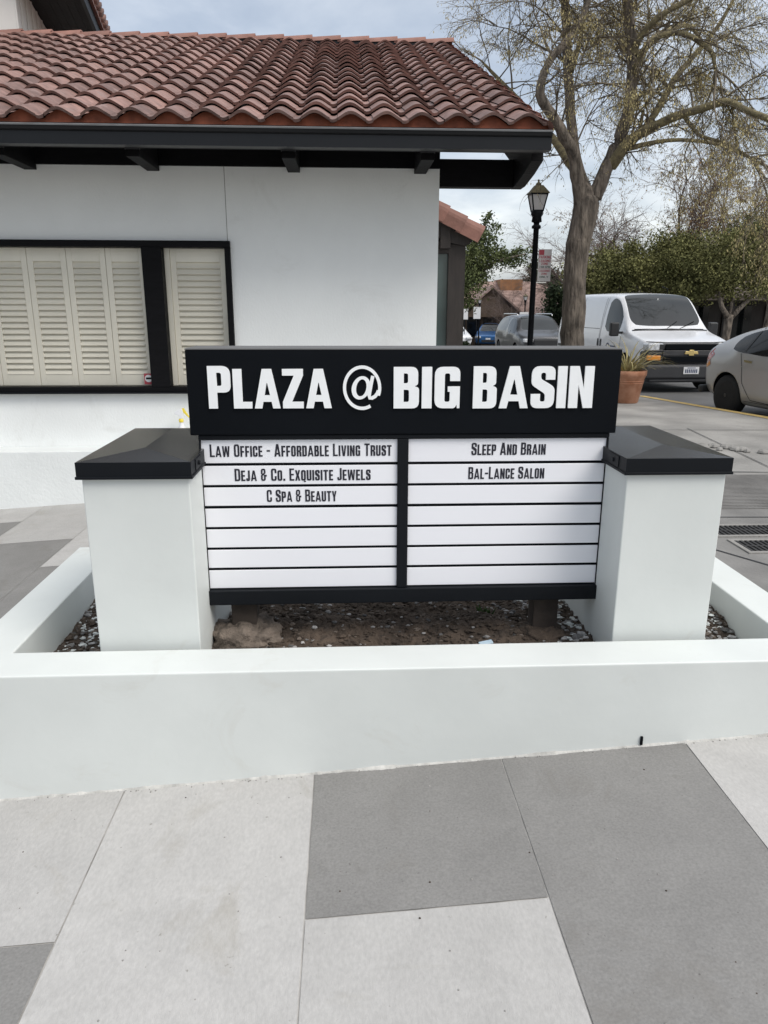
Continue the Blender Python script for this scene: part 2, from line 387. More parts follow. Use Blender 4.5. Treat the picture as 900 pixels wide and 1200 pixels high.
def drain(x0, x1, y0, y1, label):
    t = thing('drain_grate', label, 'drain', ((x0+x1)/2,(y0+y1)/2,SW), 0, 'drain grates in the walk')
    hx, hy = (x1-x0)/2, (y1-y0)/2; f = MB()
    for (a,c,d,e) in ((-hx-.03,hx+.03,-hy-.03,-hy),(-hx-.03,hx+.03,hy,hy+.03),(-hx-.03,-hx,-hy,hy),(hx,hx+.03,-hy,hy)): f.box(a,c,d,e,-.02,.014)
    f.build('frame', concrete, t, .003)
    f = MB(); f.box(-hx,hx,-hy,hy,.003,.006); f.build('pit', rubber, t)
    f = MB(); n = int((x1-x0)/.034)
    for k in range(n): f.box(-hx+.034*k+.006,-hx+.034*k+.02,-hy,hy,.0075,.012)
    f.box(-hx,hx,-.006,.006,.0075,.0125)
    f.build('bars', irong, t)
drain(2.47, 3.4, 4.58, 4.80, 'iron drain grate farther from the white planter kerb')
drain(2.50, 3.4, 4.24, 4.46, 'iron drain grate nearer the white planter kerb')
# broken concrete edge
b = MB(); r2 = random.Random(5)
for k in range(34):
    u = r2.random(); x = 3.75+1.3*u; y = 7.85-.75*u+r2.uniform(-.12,.12); r = r2.uniform(.03,.09)
    b.lathe([(r*.7,SW-.01),(r,SW+.012),(r*.8,SW+.02+r*.15),(r*.3,SW+.03+r*.2)], 6, (x,y,0), smooth=False)
structure(b.build('broken_concrete', concrete), 'stuff')

# ------------------------------------------------------------------ planter
KZ = .36
pl = thing('planter', 'low white painted planter kerb around the directory sign', 'planter', (.2,3,0))
def at_parent(o, p): o.location = -Vector(p.location)
def wallpts(b, x0, x1, y0, y1):
    z0a, z0b = plaza_z(x0)-.1, plaza_z(x1)-.1
    b.add([(x0,y0,z0a),(x1,y0,z0b),(x1,y1,z0b),(x0,y1,z0a),(x0,y0,KZ),(x1,y0,KZ),(x1,y1,KZ),(x0,y1,KZ)],
          [(0,3,2,1),(4,5,6,7),(0,1,5,4),(1,2,6,5),(2,3,7,6),(3,0,4,7)])
b = MB(); X0, X1, Y0, Y1, T = -1.385, 1.825, 2.29, 3.69, .182
# one ring with a shared top so no seams show
ro = [(X0,Y0),(X1,Y0),(X1,Y1),(X0,Y1)]; ri = [(X0+T,Y0+T),(X1-T,Y0+T),(X1-T,Y1-T),(X0+T,Y1-T)]
vs = [(x,y,KZ) for x,y in ro]+[(x,y,KZ) for x,y in ri]+[(x,y,plaza_z(x)-.1) for x,y in ro]+[(x,y,0) for x,y in ri]
fs = []
for i in range(4):
    j = (i+1)%4
    fs += [(i,j,4+j,4+i),(8+i,8+j,j,i),(4+i,4+j,12+j,12+i)]
b.add(vs, fs); o = b.build('kerb_wall', white, pl, .006, 3, fix=False); at_parent(o, pl)
b = MB(); b.box(1.038,1.046,2.283,2.292,.040,.072); o = b.build('weep_hole', blackm, pl); at_parent(o, pl)
b = MB(); r2 = random.Random(14); n = 420     # uneven bead of sealant along the foot
vs = []
for k in range(n+1):
    x = X0+.01+(X1-X0-.02)*k/n; q = .004+.006*max(0,mn.noise(Vector((x*5,0,0))))+.004*max(0,mn.noise(Vector((x*31,3,0)))); z = plaza_z(x)
    vs += [(x,Y0-q*1.5,z-.002),(x,Y0-q*.9,z+q*.6),(x,Y0+.001,z+q*1.5)]
b.add(vs, [(3*k+j,3*k+3+j,3*k+4+j,3*k+1+j) for k in range(n) for j in range(2)], 0, True)
o = b.build('sealant_bead', sealm, pl); at_parent(o, pl)
# mortar and paint crumbs along the foot of the kerb
b = MB(); r2 = random.Random(11)
for k in range(150):
    x = r2.uniform(X0, X1); r = r2.uniform(.001,.0035); z = plaza_z(x)
    b.lathe([(r,z-.001),(r*.9,z+r*.5),(r*.3,z+r)], 5, (x,Y0-abs(r2.gauss(.004,.008)),0), smooth=False)
for k in range(70):
    x = r2.uniform(-1.1,1.3); y = r2.uniform(1.2,2.25); r = r2.uniform(.001,.0035); z = plaza_z(x)
    b.lathe([(r,z),(r*.9,z+r*.4),(r*.3,z+r*.6)], 5, (x,y,0), mi=r2.choice((0,0,1)), smooth=False)
structure(b.build('crumbs', [concrete, soilm]), 'stuff')
# soil
b = MB(); nx, ny = 300, 120; r2 = random.Random(2)
def soil_z(x, y):
    v = .215+.05*mn.noise(Vector((x*2.2,y*2.2,1)))+.022*mn.noise(Vector((x*9,y*9,3)))+.014*mn.noise(Vector((x*28,y*28,5)))+.007*mn.noise(Vector((x*70,y*70,7)))
    if -.5 < x < 1: v += .05*max(0, 1-abs(y-2.85)/.5)
    if x < -.92: v -= .012
    return v
sx0, sx1, sy0, sy1 = X0+T-.01, X1-T+.01, Y0+T-.01, Y1-T+.01
vs = [(sx0+(sx1-sx0)*i/nx, sy0+(sy1-sy0)*j/ny, soil_z(sx0+(sx1-sx0)*i/nx, sy0+(sy1-sy0)*j/ny)) for j in range(ny+1) for i in range(nx+1)]
b.add(vs, [(j*(nx+1)+i, j*(nx+1)+i+1, (j+1)*(nx+1)+i+1, (j+1)*(nx+1)+i) for j in range(ny) for i in range(nx)], 0, True)
structure(b.build('soil', soilm))
b = MB()
def pebble(b, x, y, r, rr, mi=0):
    z = soil_z(x, y)+r*.25; n = 6; vs = []
    for (k, h) in ((.75,-.5),(1,.05),(.62,rr.uniform(.25,.7))):
        for j in range(n):
            a = 2*pi*j/n; q = r*k*rr.uniform(.55,1.35); vs.append((x+q*cos(a)*1.2, y+q*sin(a), z+h*r*.8*rr.uniform(.8,1.2)))
    fs = [(i*n+j,i*n+(j+1)%n,(i+1)*n+(j+1)%n,(i+1)*n+j) for i in range(2) for j in range(n)]+[tuple(2*n+j for j in range(n))]
    b.add(vs, fs, mi)
for k in range(11000):
    x = r2.uniform(sx0+.02, sx1-.02); y = r2.uniform(sy0+.02, 3.45)
    mid = -.5 < x < .78
    if mid and r2.random() < .35: continue
    pebble(b, x, y, r2.uniform(.003,.0115)*(1.6 if r2.random() < .07 else 1), r2, (2 if r2.random() < .80 else r2.choice((0,1))) if mid else (2 if r2.random() < .25 else r2.choice((0,0,1,3))))
structure(b.build('gravel', [gravm, rockm, soilm, white]), 'stuff')
# lump of old footing
def rock(name, label, c, rx, ry, rz, seed, m):
    bm = bmesh.new(); bmesh.ops.create_icosphere(bm, subdivisions=5, radius=1)
    for v in bm.verts:
        k = 1+.30*mn.noise(v.co*1.4+Vector((seed,0,0)))+.14*mn.noise(v.co*4+Vector((0,seed,0)))+.09*mn.noise(v.co*9)+.05*mn.noise(v.co*22)
        v.co = Vector((v.co.x*rx*k, v.co.y*ry*k, v.co.z*rz*k))
    me = bpy.data.meshes.new(name); bm.to_mesh(me); bm.free(); me.materials.append(m)
    for p in me.polygons: p.use_smooth = True
    o = bpy.data.objects.new(name, me); COL.objects.link(o); o.location = c
    return tag(o, label, 'rock')
rock('footing_lump', 'rounded lump of old concrete at left end under the sign', (-.425,2.79,.235), .165, .13, .105, 3, rockm)
rock('clay_clod', 'reddish brown clod of soil beside right sign post', (.78,2.78,.24), .12, .09, .05, 8, soilm)
rock('stone', 'pale broken stone lying beside the right pillar base', (.93,2.72,.24), .035, .03, .03, 5, gravm)
b = MB(); b.obox((.538,2.655,.272), (1,.2,.1), (-.2,1,.1), (0,0,1), .028, .012, .006)
tag(b.build('litter_scrap', litterb, None, .003), 'crumpled pale blue scrap on soil under the sign', 'litter')
b = MB(); r3 = random.Random(9)
for k in range(16):
    a = r3.uniform(0,2*pi); l = r3.uniform(.02,.05); bx = .60+r3.uniform(-.03,.03); by = 3.0+r3.uniform(-.03,.03); bz = soil_z(bx,by)
    b.add([(bx-.006,by,bz),(bx+.006,by,bz),(bx+l*cos(a)*.6,by+l*sin(a)*.6,bz+l)], [(0,1,2)])
tag(b.build('weed', weedm), 'tiny green weed sprouting from soil beneath the sign', 'weed')

# ------------------------------------------------------------------ lettering
def rounded(poly, seg=5):
    o = []; n = len(poly)
    for i, p in enumerate(poly):
        if len(p) < 3 or p[2] <= 0: o.append((p[0],p[1])); continue
        P = Vector(p[:2]); A = Vector(poly[i-1][:2]); B = Vector(poly[(i+1)%n][:2])
        r = min(p[2], (A-P).length*.49, (B-P).length*.49)
        a = P+(A-P).normalized()*r; c = P+(B-P).normalized()*r
        for k in range(seg+1):
            t = k/seg; q = (1-t)**2*a+2*t*(1-t)*P+t*t*c; o.append((q.x,q.y))
    return o
def glyph(ch, s, t, W):
    """contours of a heavy condensed capital, height 1; s stem, t bar, W width; returns (contours, advance)"""
    r = W*.42; ri = max(.02, (W-2*s)*.5)
    c = ch.upper()
    if c == 'I': return [[(0,0),(s,0),(s,1),(0,1)]], s
    if c == 'L': return [[(0,0),(W*.88,0),(W*.88,t),(s,t),(s,1),(0,1)]], W*.88
    if c in 'EF':
        w = W*.86
        p = [(0,0),(w,0),(w,t),(s,t),(s,.5-t/2),(w*.93,.5-t/2),(w*.93,.5+t/2),(s,.5+t/2),(s,1-t),(w,1-t),(w,1),(0,1)] if c == 'E' else \
            [(0,0),(s,0),(s,.47-t/2),(w*.93,.47-t/2),(w*.93,.47+t/2),(s,.47+t/2),(s,1-t),(w,1-t),(w,1),(0,1)]
        return [p], w
    if c == 'T': return [[(W/2-s/2,0),(W/2+s/2,0),(W/2+s/2,1-t),(W,1-t),(W,1),(0,1),(0,1-t),(W/2-s/2,1-t)]], W
    if c == 'N': W *= 1.04; return [[(0,0),(s,0),(s,.56),(W-s,0),(W,0),(W,1),(W-s,1),(W-s,.44),(s,1),(0,1)]], W
    if c == 'A':
        W *= 1.24 if s > .15 else 1.16
        if s > .15: s *= .84
        k = (W-s*1.25)/2; f = lambda y: s+k*y*.98; yb = .17; yt = yb+t
        top = (W/2-s-.005)/(k*.98); top = min(.86, top)
        return [[(0,0),(s,0),(f(yb)-.0,yb),(W-f(yb),yb),(W-s,0),(W,0),(W-k,1),(k,1)],
                [(f(yt),yt),(W-f(yt),yt),(W-f(top)+.001,top),(f(top)-.001,top)]], W
    if c == 'V': W *= 1.1; k = W*.5-s*.62; return [[(k,0),(W-k,0),(W,1),(W-s,1),(W/2,.22),(s,1),(0,1)]], W
    if c == 'W':
        V = W*1.62; q = V/4
        return [[(q-s*.5,0),(q+s*.5,0),(2*q,.58),(3*q-s*.5,0),(3*q+s*.5,0),(V,1),(V-s*.95,1),(3*q,.3),(2*q+s*.45,1),(2*q-s*.45,1),(q,.3),(s*.95,1),(0,1)]], V
    if c == 'X': W *= 1.08; return [[(0,0),(s,0),(W/2,.33),(W-s,0),(W,0),(W/2+s*.62,.5),(W,1),(W-s,1),(W/2,.67),(s,1),(0,1),(W/2-s*.62,.5)]], W
    if c == 'Y': W *= 1.08; return [[(W/2-s/2,0),(W/2+s/2,0),(W/2+s/2,.38),(W,1),(W-s,1),(W/2,.58),(s,1),(0,1),(W/2-s/2,.38)]], W
    if c == 'Z': return [[(0,0),(W,0),(W,t),(s*1.05,t),(W,1-t),(W,1),(0,1),(0,1-t),(W-s*1.05,1-t),(0,t)]], W
    if c in 'OQ':
        o = [[(0,0,r),(W,0,r),(W,1,r),(0,1,r)], [(s,t,ri),(W-s,t,ri),(W-s,1-t,ri),(s,1-t,ri)]]
        if c == 'Q': o.append([(W*.5,-.13),(W,-.13),(W,-.02),(W*.62,-.02)])
        return o, W
    if c == 'D': return [[(0,0),(W,0,r),(W,1,r),(0,1)], [(s,t),(W-s,t,ri),(W-s,1-t,ri),(s,1-t)]], W
    if c == 'P': return [[(0,0),(s,0),(s,.38),(W,.38,r),(W,1,r),(0,1)], [(s,.38+t),(W-s,.38+t,ri),(W-s,1-t,ri),(s,1-t)]], W
    if c == 'R': return [[(0,0),(s,0),(s,.42),(W-s-.02,.42,.05),(W-s,0),(W+.01,0),(W,.40,.05),(W-.08,.48,.03),(W,.57,.08),(W,1,r),(0,1)],
                         [(s,.42+t),(W-s,.42+t,ri),(W-s,1-t,ri),(s,1-t)]], W
    if c == 'B': return [[(0,0),(W,0,r*.8),(W,.50,.1),(W-.09,.535,.02),(W-.02,.58,.1),(W-.02,1,r*.8),(0,1)],
                         [(s,t),(W-s,t,ri),(W-s,.53-t/2,ri),(s,.53-t/2)], [(s,.53+t/2),(W-s-.02,.53+t/2,ri),(W-s-.02,1-t,ri),(s,1-t)]], W
    if c == 'C': return [[(0,0,r),(W,0,r),(W,.38),(W-s,.38),(W-s,t,ri),(s,t,ri),(s,1-t,ri),(W-s,1-t,ri),(W-s,.63),(W,.63),(W,1,r),(0,1,r)]], W
    if c == 'G': return [[(0,0,r),(W-.10,0,r*.5),(W-.06,.09),(W-.05,0),(W,0),(W,.53),(W*.52,.53),(W*.52,.40),(W-s,.40),(W-s,t,ri),(s,t,ri),(s,1-t,ri),(W-s,1-t,ri),(W-s,.66),(W,.66),(W,1,r),(0,1,r)]], W
    if c == 'S': return [[(0,0,r),(W,0,r),(W,.50,r*.6),(W*.72,.60,.06),(s,.70,.06),(s,1-t,ri),(W-s,1-t,ri),(W-s,.68),(W,.68),(W,1,r),(0,1,r),(0,.56,r*.6),(W*.28,.46,.06),(W-s,.34,.06),(W-s,t,ri),(s,t,ri),(s,.34),(0,.34)]], W
    if c == 'J': W *= .8; return [[(0,0,r),(W,0,r),(W,1),(W-s,1),(W-s,t,.06),(s*.9,t,.06),(s*.9,.26),(0,.26)]], W
    if c == 'U': return [[(0,0,r),(W,0,r),(W,1),(W-s,1),(W-s,t,ri),(s,t,ri),(s,1),(0,1)]], W
    if c == 'K': W *= 1.06; return [[(0,0),(s,0),(s,.33),(s*1.35,.42),(W-s,0),(W,0),(W*.66,.55),(W,1),(W-s,1),(s,.60),(s,1),(0,1)]], W
    if c == 'M': V = W*1.3; return [[(0,0),(s,0),(s,.62),(V/2-s*.35,0),(V/2+s*.35,0),(V-s,.62),(V-s,0),(V,0),(V,1),(V-s*1.1,1),(V/2,.40),(s*1.1,1),(0,1)]], V
    if c == '7': return [[(W*.2,0),(W*.2+s,0),(W,1-t),(W,1),(0,1),(0,1-t),(W-s,1-t)]], W
    if c == '6': return [[(0,0,r),(W,0,r),(W,.58,r*.8),(s,.58),(s,1-t,ri),(W-s,1-t),(W-s,.74),(W,.74),(W,1,r),(0,1,r)],[(s,t),(W-s,t,ri),(W-s,.58-t,ri),(s,.58-t)]], W
    if c == '&': return [[(0,0,r),(W*.84,0,r),(W*.84,.36),(W*1.05,.36),(W*1.05,.50),(W*.6,.50),(W*.6,.56),(W*.84,.60,.05),(W*.84,1,r),(0,1,r),(0,.58,.06),(.06,.53),(0,.47,.06)],
                         [(s*.9,t),(W*.84-s*.9,t),(W*.84-s*.9,.46),(s*.9,.46)], [(s*.9,.60),(W*.84-s*.9,.66),(W*.84-s*.9,1-t),(s*.9,1-t)]], W*1.05
    if c == '.': return [[(0,0),(s*1.1,0),(s*1.1,s*1.2),(0,s*1.2)]], s*1.1
    if c == '-': return [[(0,.40),(W*.62,.40),(W*.62,.40+t),(0,.40+t)]], W*.62
    return [], W*.55
def layout(text, s, t, W, gap, small=.86):
    x = 0; o = []
    for ch in text:
        if ch == ' ': x += W*.62; continue
        k = small if ch.islower() else 1
        cs, adv = glyph(ch, s/k if k < 1 else s, t/k if k < 1 else t, W)
        o.append((ch, [[(x+p[0]*k, p[1]*k, (p[2]*k if len(p) > 2 else 0)) for p in c] for c in cs])); x += adv*k+gap
    return o, x-gap
def fill_curve(name, contours, depth, m, parent, origin, sx, sz):
    """contours in letter units -> solid lettering standing on an x-z plane, facing -y"""
    cu = bpy.data.curves.new(name, 'CURVE'); cu.dimensions = '2D'; cu.fill_mode = 'BOTH'; cu.extrude = depth/2
    for c in contours:
        pts = rounded([(p[0]*sx, p[1]*sz, (p[2]*min(sx,sz) if len(p) > 2 else 0)) for p in c])
        sp = cu.splines.new('POLY'); sp.points.add(len(pts)-1); sp.use_cyclic_u = True
        for q, (x, y) in zip(sp.points, pts): q.co = (x, y, 0, 1)
    tmp = bpy.data.objects.new(name, cu); COL.objects.link(tmp)
    bpy.context.view_layer.update()
    me = bpy.data.meshes.new_from_object(tmp.evaluated_get(bpy.context.evaluated_depsgraph_get()))
    bpy.data.objects.remove(tmp); bpy.data.curves.remove(cu)
    me.transform(Matrix.Rotation(pi/2, 4, 'X')); me.materials.clear(); me.materials.append(m); me.name = name
    o = bpy.data.objects.new(name, me); COL.objects.link(o); o.parent = parent; o.location = origin
    return o
def text_line(text, x0, x1, z0, h, y, parent, depth, m, s=.13, t=.125, W=.40, gap=.065, per_letter=False):
    lo, w = layout(text, s, t, W, gap, .93 if per_letter else .86); sx = (x1-x0)/w
    if per_letter:
        for ch, cs in lo: fill_curve('letter', cs, depth, m, parent, (x0,y,z0), sx, h)
    else:
        fill_curve('lettering', [c for ch, cs in lo for c in cs], depth, m, parent, (x0,y,z0), sx, h)

# ------------------------------------------------------------------ directory sign
SY = 2.735
sg = thing('directory_sign', 'black and white plaza directory sign between two white pillars', 'sign')
b = MB(); b.box(-.576,1.010,2.715,2.925,1.098,1.406); hp = b.build('header_panel', blackm, sg, .004)
b = MB(); b.box(-.577,1.011,2.714,2.926,1.4062,1.4095); b.build('top_sheen_strip', mat('sky_sheen_grey',(.13,.13,.13),.5), sg)  # strip added on the header top, sky reflection put into its grey
def heavy(word, x0, x1, z0, h):
    text_line(word, x0, x1, z0, h, 2.712, hp, .008, letterw, s=.198, t=.155, W=.50, gap=.055, per_letter=True)
heavy('Plaza', -.500, -.056, 1.197, .152)
heavy('BIG', .170, .413, 1.195, .150)
heavy('BASIN', .462, .909, 1.194, .153)
# the at sign: open ring and a slanted a
def ribbon(path, w):
    L, Rr = [], []; n = len(path)
    for i, p in enumerate(path):
        a = Vector(path[max(i-1,0)]); c = Vector(path[min(i+1,n-1)]); d = (c-a).normalized(); q = Vector((-d.y,d.x))
        ww = w(i/(n-1)) if callable(w) else w
        L.append(Vector(p)+q*ww/2); Rr.append(Vector(p)-q*ww/2)
    return [(v.x,v.y) for v in L]+[(v.x,v.y) for v in reversed(Rr)]
cxa, cza = .055, 1.270
ring = [(.068*cos(radians(a)), .077*sin(radians(a))) for a in range(-58, -58+0, 1)]
ring = [(.064*cos(radians(a)), .0745*sin(radians(a))) for a in range(-22, 306, 8)]
ring_c = ribbon(ring, .0115)
bowl_o = [(-.004+.034*cos(radians(a))+.006*sin(radians(a)), .042*sin(radians(a))) for a in range(0,360,12)]
bowl_i = [(-.003+.0185*cos(radians(a))+.004*sin(radians(a)), .031*sin(radians(a))) for a in range(0,360,12)]
stem = ribbon([(.039,.043),(.034,.02),(.028,-.012),(.0255,-.028),(.028,-.037),(.036,-.037),(.047,-.031),(.0555,-.020),(.0596,-.010)], .0125)
at = fill_curve('letter', [ring_c, bowl_o, bowl_i], .008, letterw, hp, (cxa,2.712,cza), 1, 1)
at2 = fill_curve('letter_stroke', [stem], .008, letterw, at, (0,-.0006,0), 1, 1)
# lower cabinet
b = MB(); b.box(-.549,.990,2.742,2.86,.488,1.096); b.build('cabinet', blackm, sg)
b = MB(); b.box(-.549,.990,2.722,2.74,1.081,1.0965); b.build('top_rail', black, sg, .002)
b = MB(); b.box(-.549,.992,2.712,2.87,.428,.4865); b.build('bottom_rail', black, sg, .003)
b = MB(); b.box(.1885,.2275,2.722,2.7415,.488,1.0795); b.build('divider', black, sg, .002)
b = MB(); b.box(-.549,-.5445,2.726,2.7415,.488,1.0795); b.build('side_rail', black, sg)
b = MB(); b.box(.9855,.990,2.726,2.7415,.488,1.0795); b.build('side_rail', black, sg)
rows = [(.988,1.0785),(.9045,.980),(.823,.897),(.7395,.8145),(.657,.732),(.574,.6495),(.4895,.566)]
names = {(0,0): ('Law Office - Affordable Living Trust', -.512, .165), (0,1): ('Deja & Co. Exquisite Jewels', -.425, .086), (0,2): ('C Spa & Beauty', -.308, -.044),
         (1,0): ('Sleep And Brain', .468, .752), (1,1): ('Bal-Lance Salon', .459, .752)}
for c, (xa, xb) in enumerate(((-.5435,.1875),(.2285,.9845))):
    for k, (z0, z1) in enumerate(rows):
        b = MB(); b.box(xa,xb,SY,2.7412,z0+.0015,z1-.0015); p = b.build('name_strip', panelw, sg, .0015)
        if (c,k) in names:
            tx, l0, l1 = names[(c,k)]
            zc = (z0+z1)/2-.0235+(.004 if k == 0 else .002)
            text_line(tx, l0, l1, zc, .047, SY-.0008, p, .0012, lettk, s=.140, t=.125, W=.42, gap=.072)
for x in (-.42, .80):
    b = MB(); b.box(x-.05,x+.05,2.76,2.85,.05,.43); b.build('support_post', dirtw, sg, .004)

# ------------------------------------------------------------------ pillars
def pillar(x0, x1, label, inner):
    t = thing('sign_pillar', label, 'pillar', ((x0+x1)/2,2.86,0), 0, 'white pillars either side of the sign')
    hx = (x1-x0)/2; b = MB(); b.box(-hx,hx,-.355,.36,.1,.998); b.build('shaft', white, t, .004, 2)
    b = MB(); cx, cy0, cy1, z0, z1, zp = hx+.012, -.37, .375, .992, 1.045, 1.066
    ins = hx*.98
    vs = [(-cx,cy0,z0),(cx,cy0,z0),(cx,cy1,z0),(-cx,cy1,z0),(-cx,cy0,z1),(cx,cy0,z1),(cx,cy1,z1),(-cx,cy1,z1),(0,cy0+ins*.9,zp),(0,cy1-ins*.9,zp)]
    fs = [(3,2,1,0),(0,1,5,4),(1,2,6,5),(2,3,7,6),(3,0,4,7),(4,5,8),(5,6,9,8),(6,7,9),(7,4,8,9)]
    b.add(vs, fs[5:], 0); b.add(vs[:8], fs[:5], 1); cp = b.build('cap', [capm, black], t)
    b = MB(); b.box(-cx-.004,cx+.004,cy0-.004,cy1+.004,z0-.006,z0+.004); b.build('cap_hem', black, cp, .002)
    b = MB(); s = 1 if inner > 0 else -1
    b.box(*sorted((s*(cx+.0005),s*(cx+.003))),-.30,-.20,z0+.008,z1-.006); b.lathe([(.008,-.003),(.008,.004),(.005,.006)],10,(s*(cx+.004),-.25,(z0+z1)/2),axis='x')
    b.build('bolt_plate', black, cp)
    return t
pillar(-.908,-.545,'white pillar left of the directory sign with black cap', 1)
pillar(.986,1.345,'white pillar right of the directory sign with black cap', -1)

# ------------------------------------------------------------------ main building
bd = thing('white_building', 'white stucco building with red clay tile roof and black trim', 'building')
WY, BX, BL = 7.0, .832, -9.0
wl = [(BL,WY),(BX,WY)]
win = [(-4.06,-1.02,.80,2.118)]
b = MB()          # front wall around the window opening, side and back walls
x0,x1,z0,z1 = win[0]; ZB, ZT = -.7, 2.9
b.box(BL,x0,WY,WY+.25,ZB,ZT); b.box(x1,BX,WY,WY+.25,ZB,ZT); b.box(x0,x1,WY,WY+.25,ZB,z0); b.box(x0,x1,WY,WY+.25,z1,ZT)
b.prism([(WY+.25,ZB),(17.6,ZB),(17.6,3.2),(12.33,5.16),(WY+.25,3.1)],'x',BX-.25,BX-.0005)
b.box(BL,BX-.25,17.35,17.6,ZB,3.1); b.prism([(WY+.25,ZB),(17.35,ZB),(17.35,3.2),(12.33,5.16),(WY+.25,3.1)],'x',BL,BL+.25)
b.build('wall', wallw, bd)
b = MB(); b.box(-1.045,-1.040,WY-.0015,WY+.001,2.12,2.74); b.build('control_joint', concrete, bd)
b = MB(); b.box(BL,BX-.003,6.965,6.998,2.725,2.87); b.build('frieze_board', blackw, bd)
# window
wf = MB()
wf.box(x0,x1,6.955,7.06,2.062,2.118); wf.box(x0,x1,6.955,7.06,.80,.845); wf.box(x1-.05,x1,6.957,7.06,.845,2.062); wf.box(x0,x0+.05,6.957,7.06,.845,2.062)
wf.box(-1.795,-1.622,6.95,7.06,.845,2.062)
wfr = wf.build('window', blackw, bd, .004)
b = MB(); b.box(x0-.03,x1+.02,6.93,7.0,.785,.80); b.build('sill', black, wfr, .003)
for (a,c) in ((x0+.05,-1.795),(-1.622,x1-.05)):
    b = MB(); b.sheet([(a,7.03,.845),(c,7.03,.845),(c,7.03,2.062),(a,7.03,2.062)]); b.build('pane', gm, wfr)
def shutter(xa, xb):
    f = MB(); w = .052; yf, yb = 7.075, 7.105; za, zb = .85, 2.06
    f.box(xa+.002,xa+w,yf,yb,za,zb); f.box(xb-w,xb-.002,yf,yb,za,zb); f.box(xa+w,xb-w,yf,yb,za,za+.10); f.box(xa+w,xb-w,yf,yb,zb-.115,zb)
    sh = f.build('shutter', shutm, wfr, .003)
    l = MB(); n = 19; z0, z1 = za+.10, zb-.115; p = (z1-z0)/n
    for k in range(n):
        zc = z0+p*(k+.5)
        l.obox(((xa+xb)/2,7.09,zc),(1,0,0),(0,.55,.84),(0,-.84,.55),(xb-xa)/2-w-.001,p*.60,.0045)
    l.build('louvres', shutm, sh)
edges = [-1.80-.345*k for k in range(7)]
for k in range(6): shutter(edges[k+1], edges[k])
shutter(-1.575,-1.08)
f = MB(); f.box(-1.62,-1.575,7.06,7.11,.85,2.06); f.box(x0,x1,7.12,7.14,.80,2.1); f.build('window_lining', shutm, wfr)
b = MB(); b.box(-1.876,-1.796,7.0245,7.0265,.862,.962); st = b.build('sticker', signr, wfr)
b = MB(); b.lathe([(.034,0),(.034,.001)],20,(-1.836,7.0232,.916),axis='y',smooth=False); b.build('sticker_disc', platew, st)
b = MB(); b.box(-1.860,-1.813,7.0222,7.0228,.908,.926); b.build('sticker_marks', blackm, st)
# roof geometry
EY, EZ, RYr, RZ, RX = 6.20, 2.885, 12.33, 5.285, 1.575
slope = (RZ-EZ)/(RYr-EY); sl_len = sqrt((RZ-EZ)**2+(RYr-EY)**2); ud = Vector((0,RYr-EY,RZ-EZ))/sl_len; nn = Vector((0,-ud.z,ud.y))
pitch = .2715; NR = 17; ex = sl_len/NR
def prof(u):      # S tile: broad crown then trough, with a lap step in the middle of the trough side
    v = .058*(.5+.5*cos(2*pi*(u-.38)))**.85
    return v+(.007 if u < .80 else 0)
US = [0,.08,.16,.24,.31,.38,.45,.52,.60,.68,.74,.795,.805,.87,.94,1.0]
b = MB(); r4 = random.Random(21); NC = 40
for c in range(NC):
    xr = RX-pitch*c
    for k in range(NR):
        s0 = k*ex-.02; s1 = s0+ex+.05; jx = r4.uniform(-.004,.004); jl = r4.uniform(-.006,.006); tl = r4.uniform(-.004,.005)
        vs = []
        for (s, h) in ((s0+jl, .043+tl), (s0+ex*.5, .026+tl*.5), (s1, .004)):
            for u in US:
                p = Vector((0,EY,EZ))+ud*s+nn*(h+prof(u)); vs.append((xr-pitch+u*pitch+jx, p.y, p.z))
        for u in US:
            p = Vector((0,EY,EZ))+ud*(s0+jl+.004)+nn*(.043+tl+prof(u)-.022); vs.append((xr-pitch+u*pitch+jx, p.y, p.z))
        n = len(US)
        fs = [(i*n+j,i*n+j+1,(i+1)*n+j+1,(i+1)*n+j) for i in range(2) for j in range(n-1)]
        b.add(vs, fs, 0, True)
        b.add([vs[j] for j in range(n)]+[vs[3*n+j] for j in range(n)], [(n+j,n+j+1,j+1,j) for j in range(n-1)], 0, False)
rf = b.build('roof', roofm, bd)
b = MB()      # deck below the tiles, back slope, rake edge tiles
dk = [(EY,EZ),(RYr,RZ),(18.46,EZ),(18.46,EZ-.05),(RYr,RZ-.06),(EY,EZ-.05)]
b.prism([(y,z-.004) for y,z in dk],'x',-9.3,RX-.03); b.build('roof_deck', blackw, rf)
b = MB(); b.add([(-9.3,RYr+.02,RZ+.03),(RX,RYr+.02,RZ+.03),(RX,18.5,EZ+.03),(-9.3,18.5,EZ+.03)],[(0,1,2,3)]); b.build('back_slope', roofm, rf)
b = MB()
for k in range(NR):     # rake: a rolled-down outer edge
    s0 = k*ex-.02; s1 = s0+ex+.04; vs = []
    for (s, h, w) in ((s0,.036,1),(s1,.010,.94)):
        for j in range(7):
            a = pi/2-j*pi/2/6; p = Vector((0,EY,EZ))+ud*s+nn*(h-.035+.062*w*sin(a)); vs.append((RX-.03+.062*w*cos(a), p.y, p.z))
        p = Vector((0,EY,EZ))+ud*s+nn*(h-.11); vs.append((RX-.03+.060*w, p.y, p.z))
    b.add(vs, [(j,j+1,8+j+1,8+j) for j in range(7)]+[tuple(range(8))], 0, True)
b.build('rake_tiles', ridgem, rf)
b = MB(); rl = .415; n = int(10.9/rl)
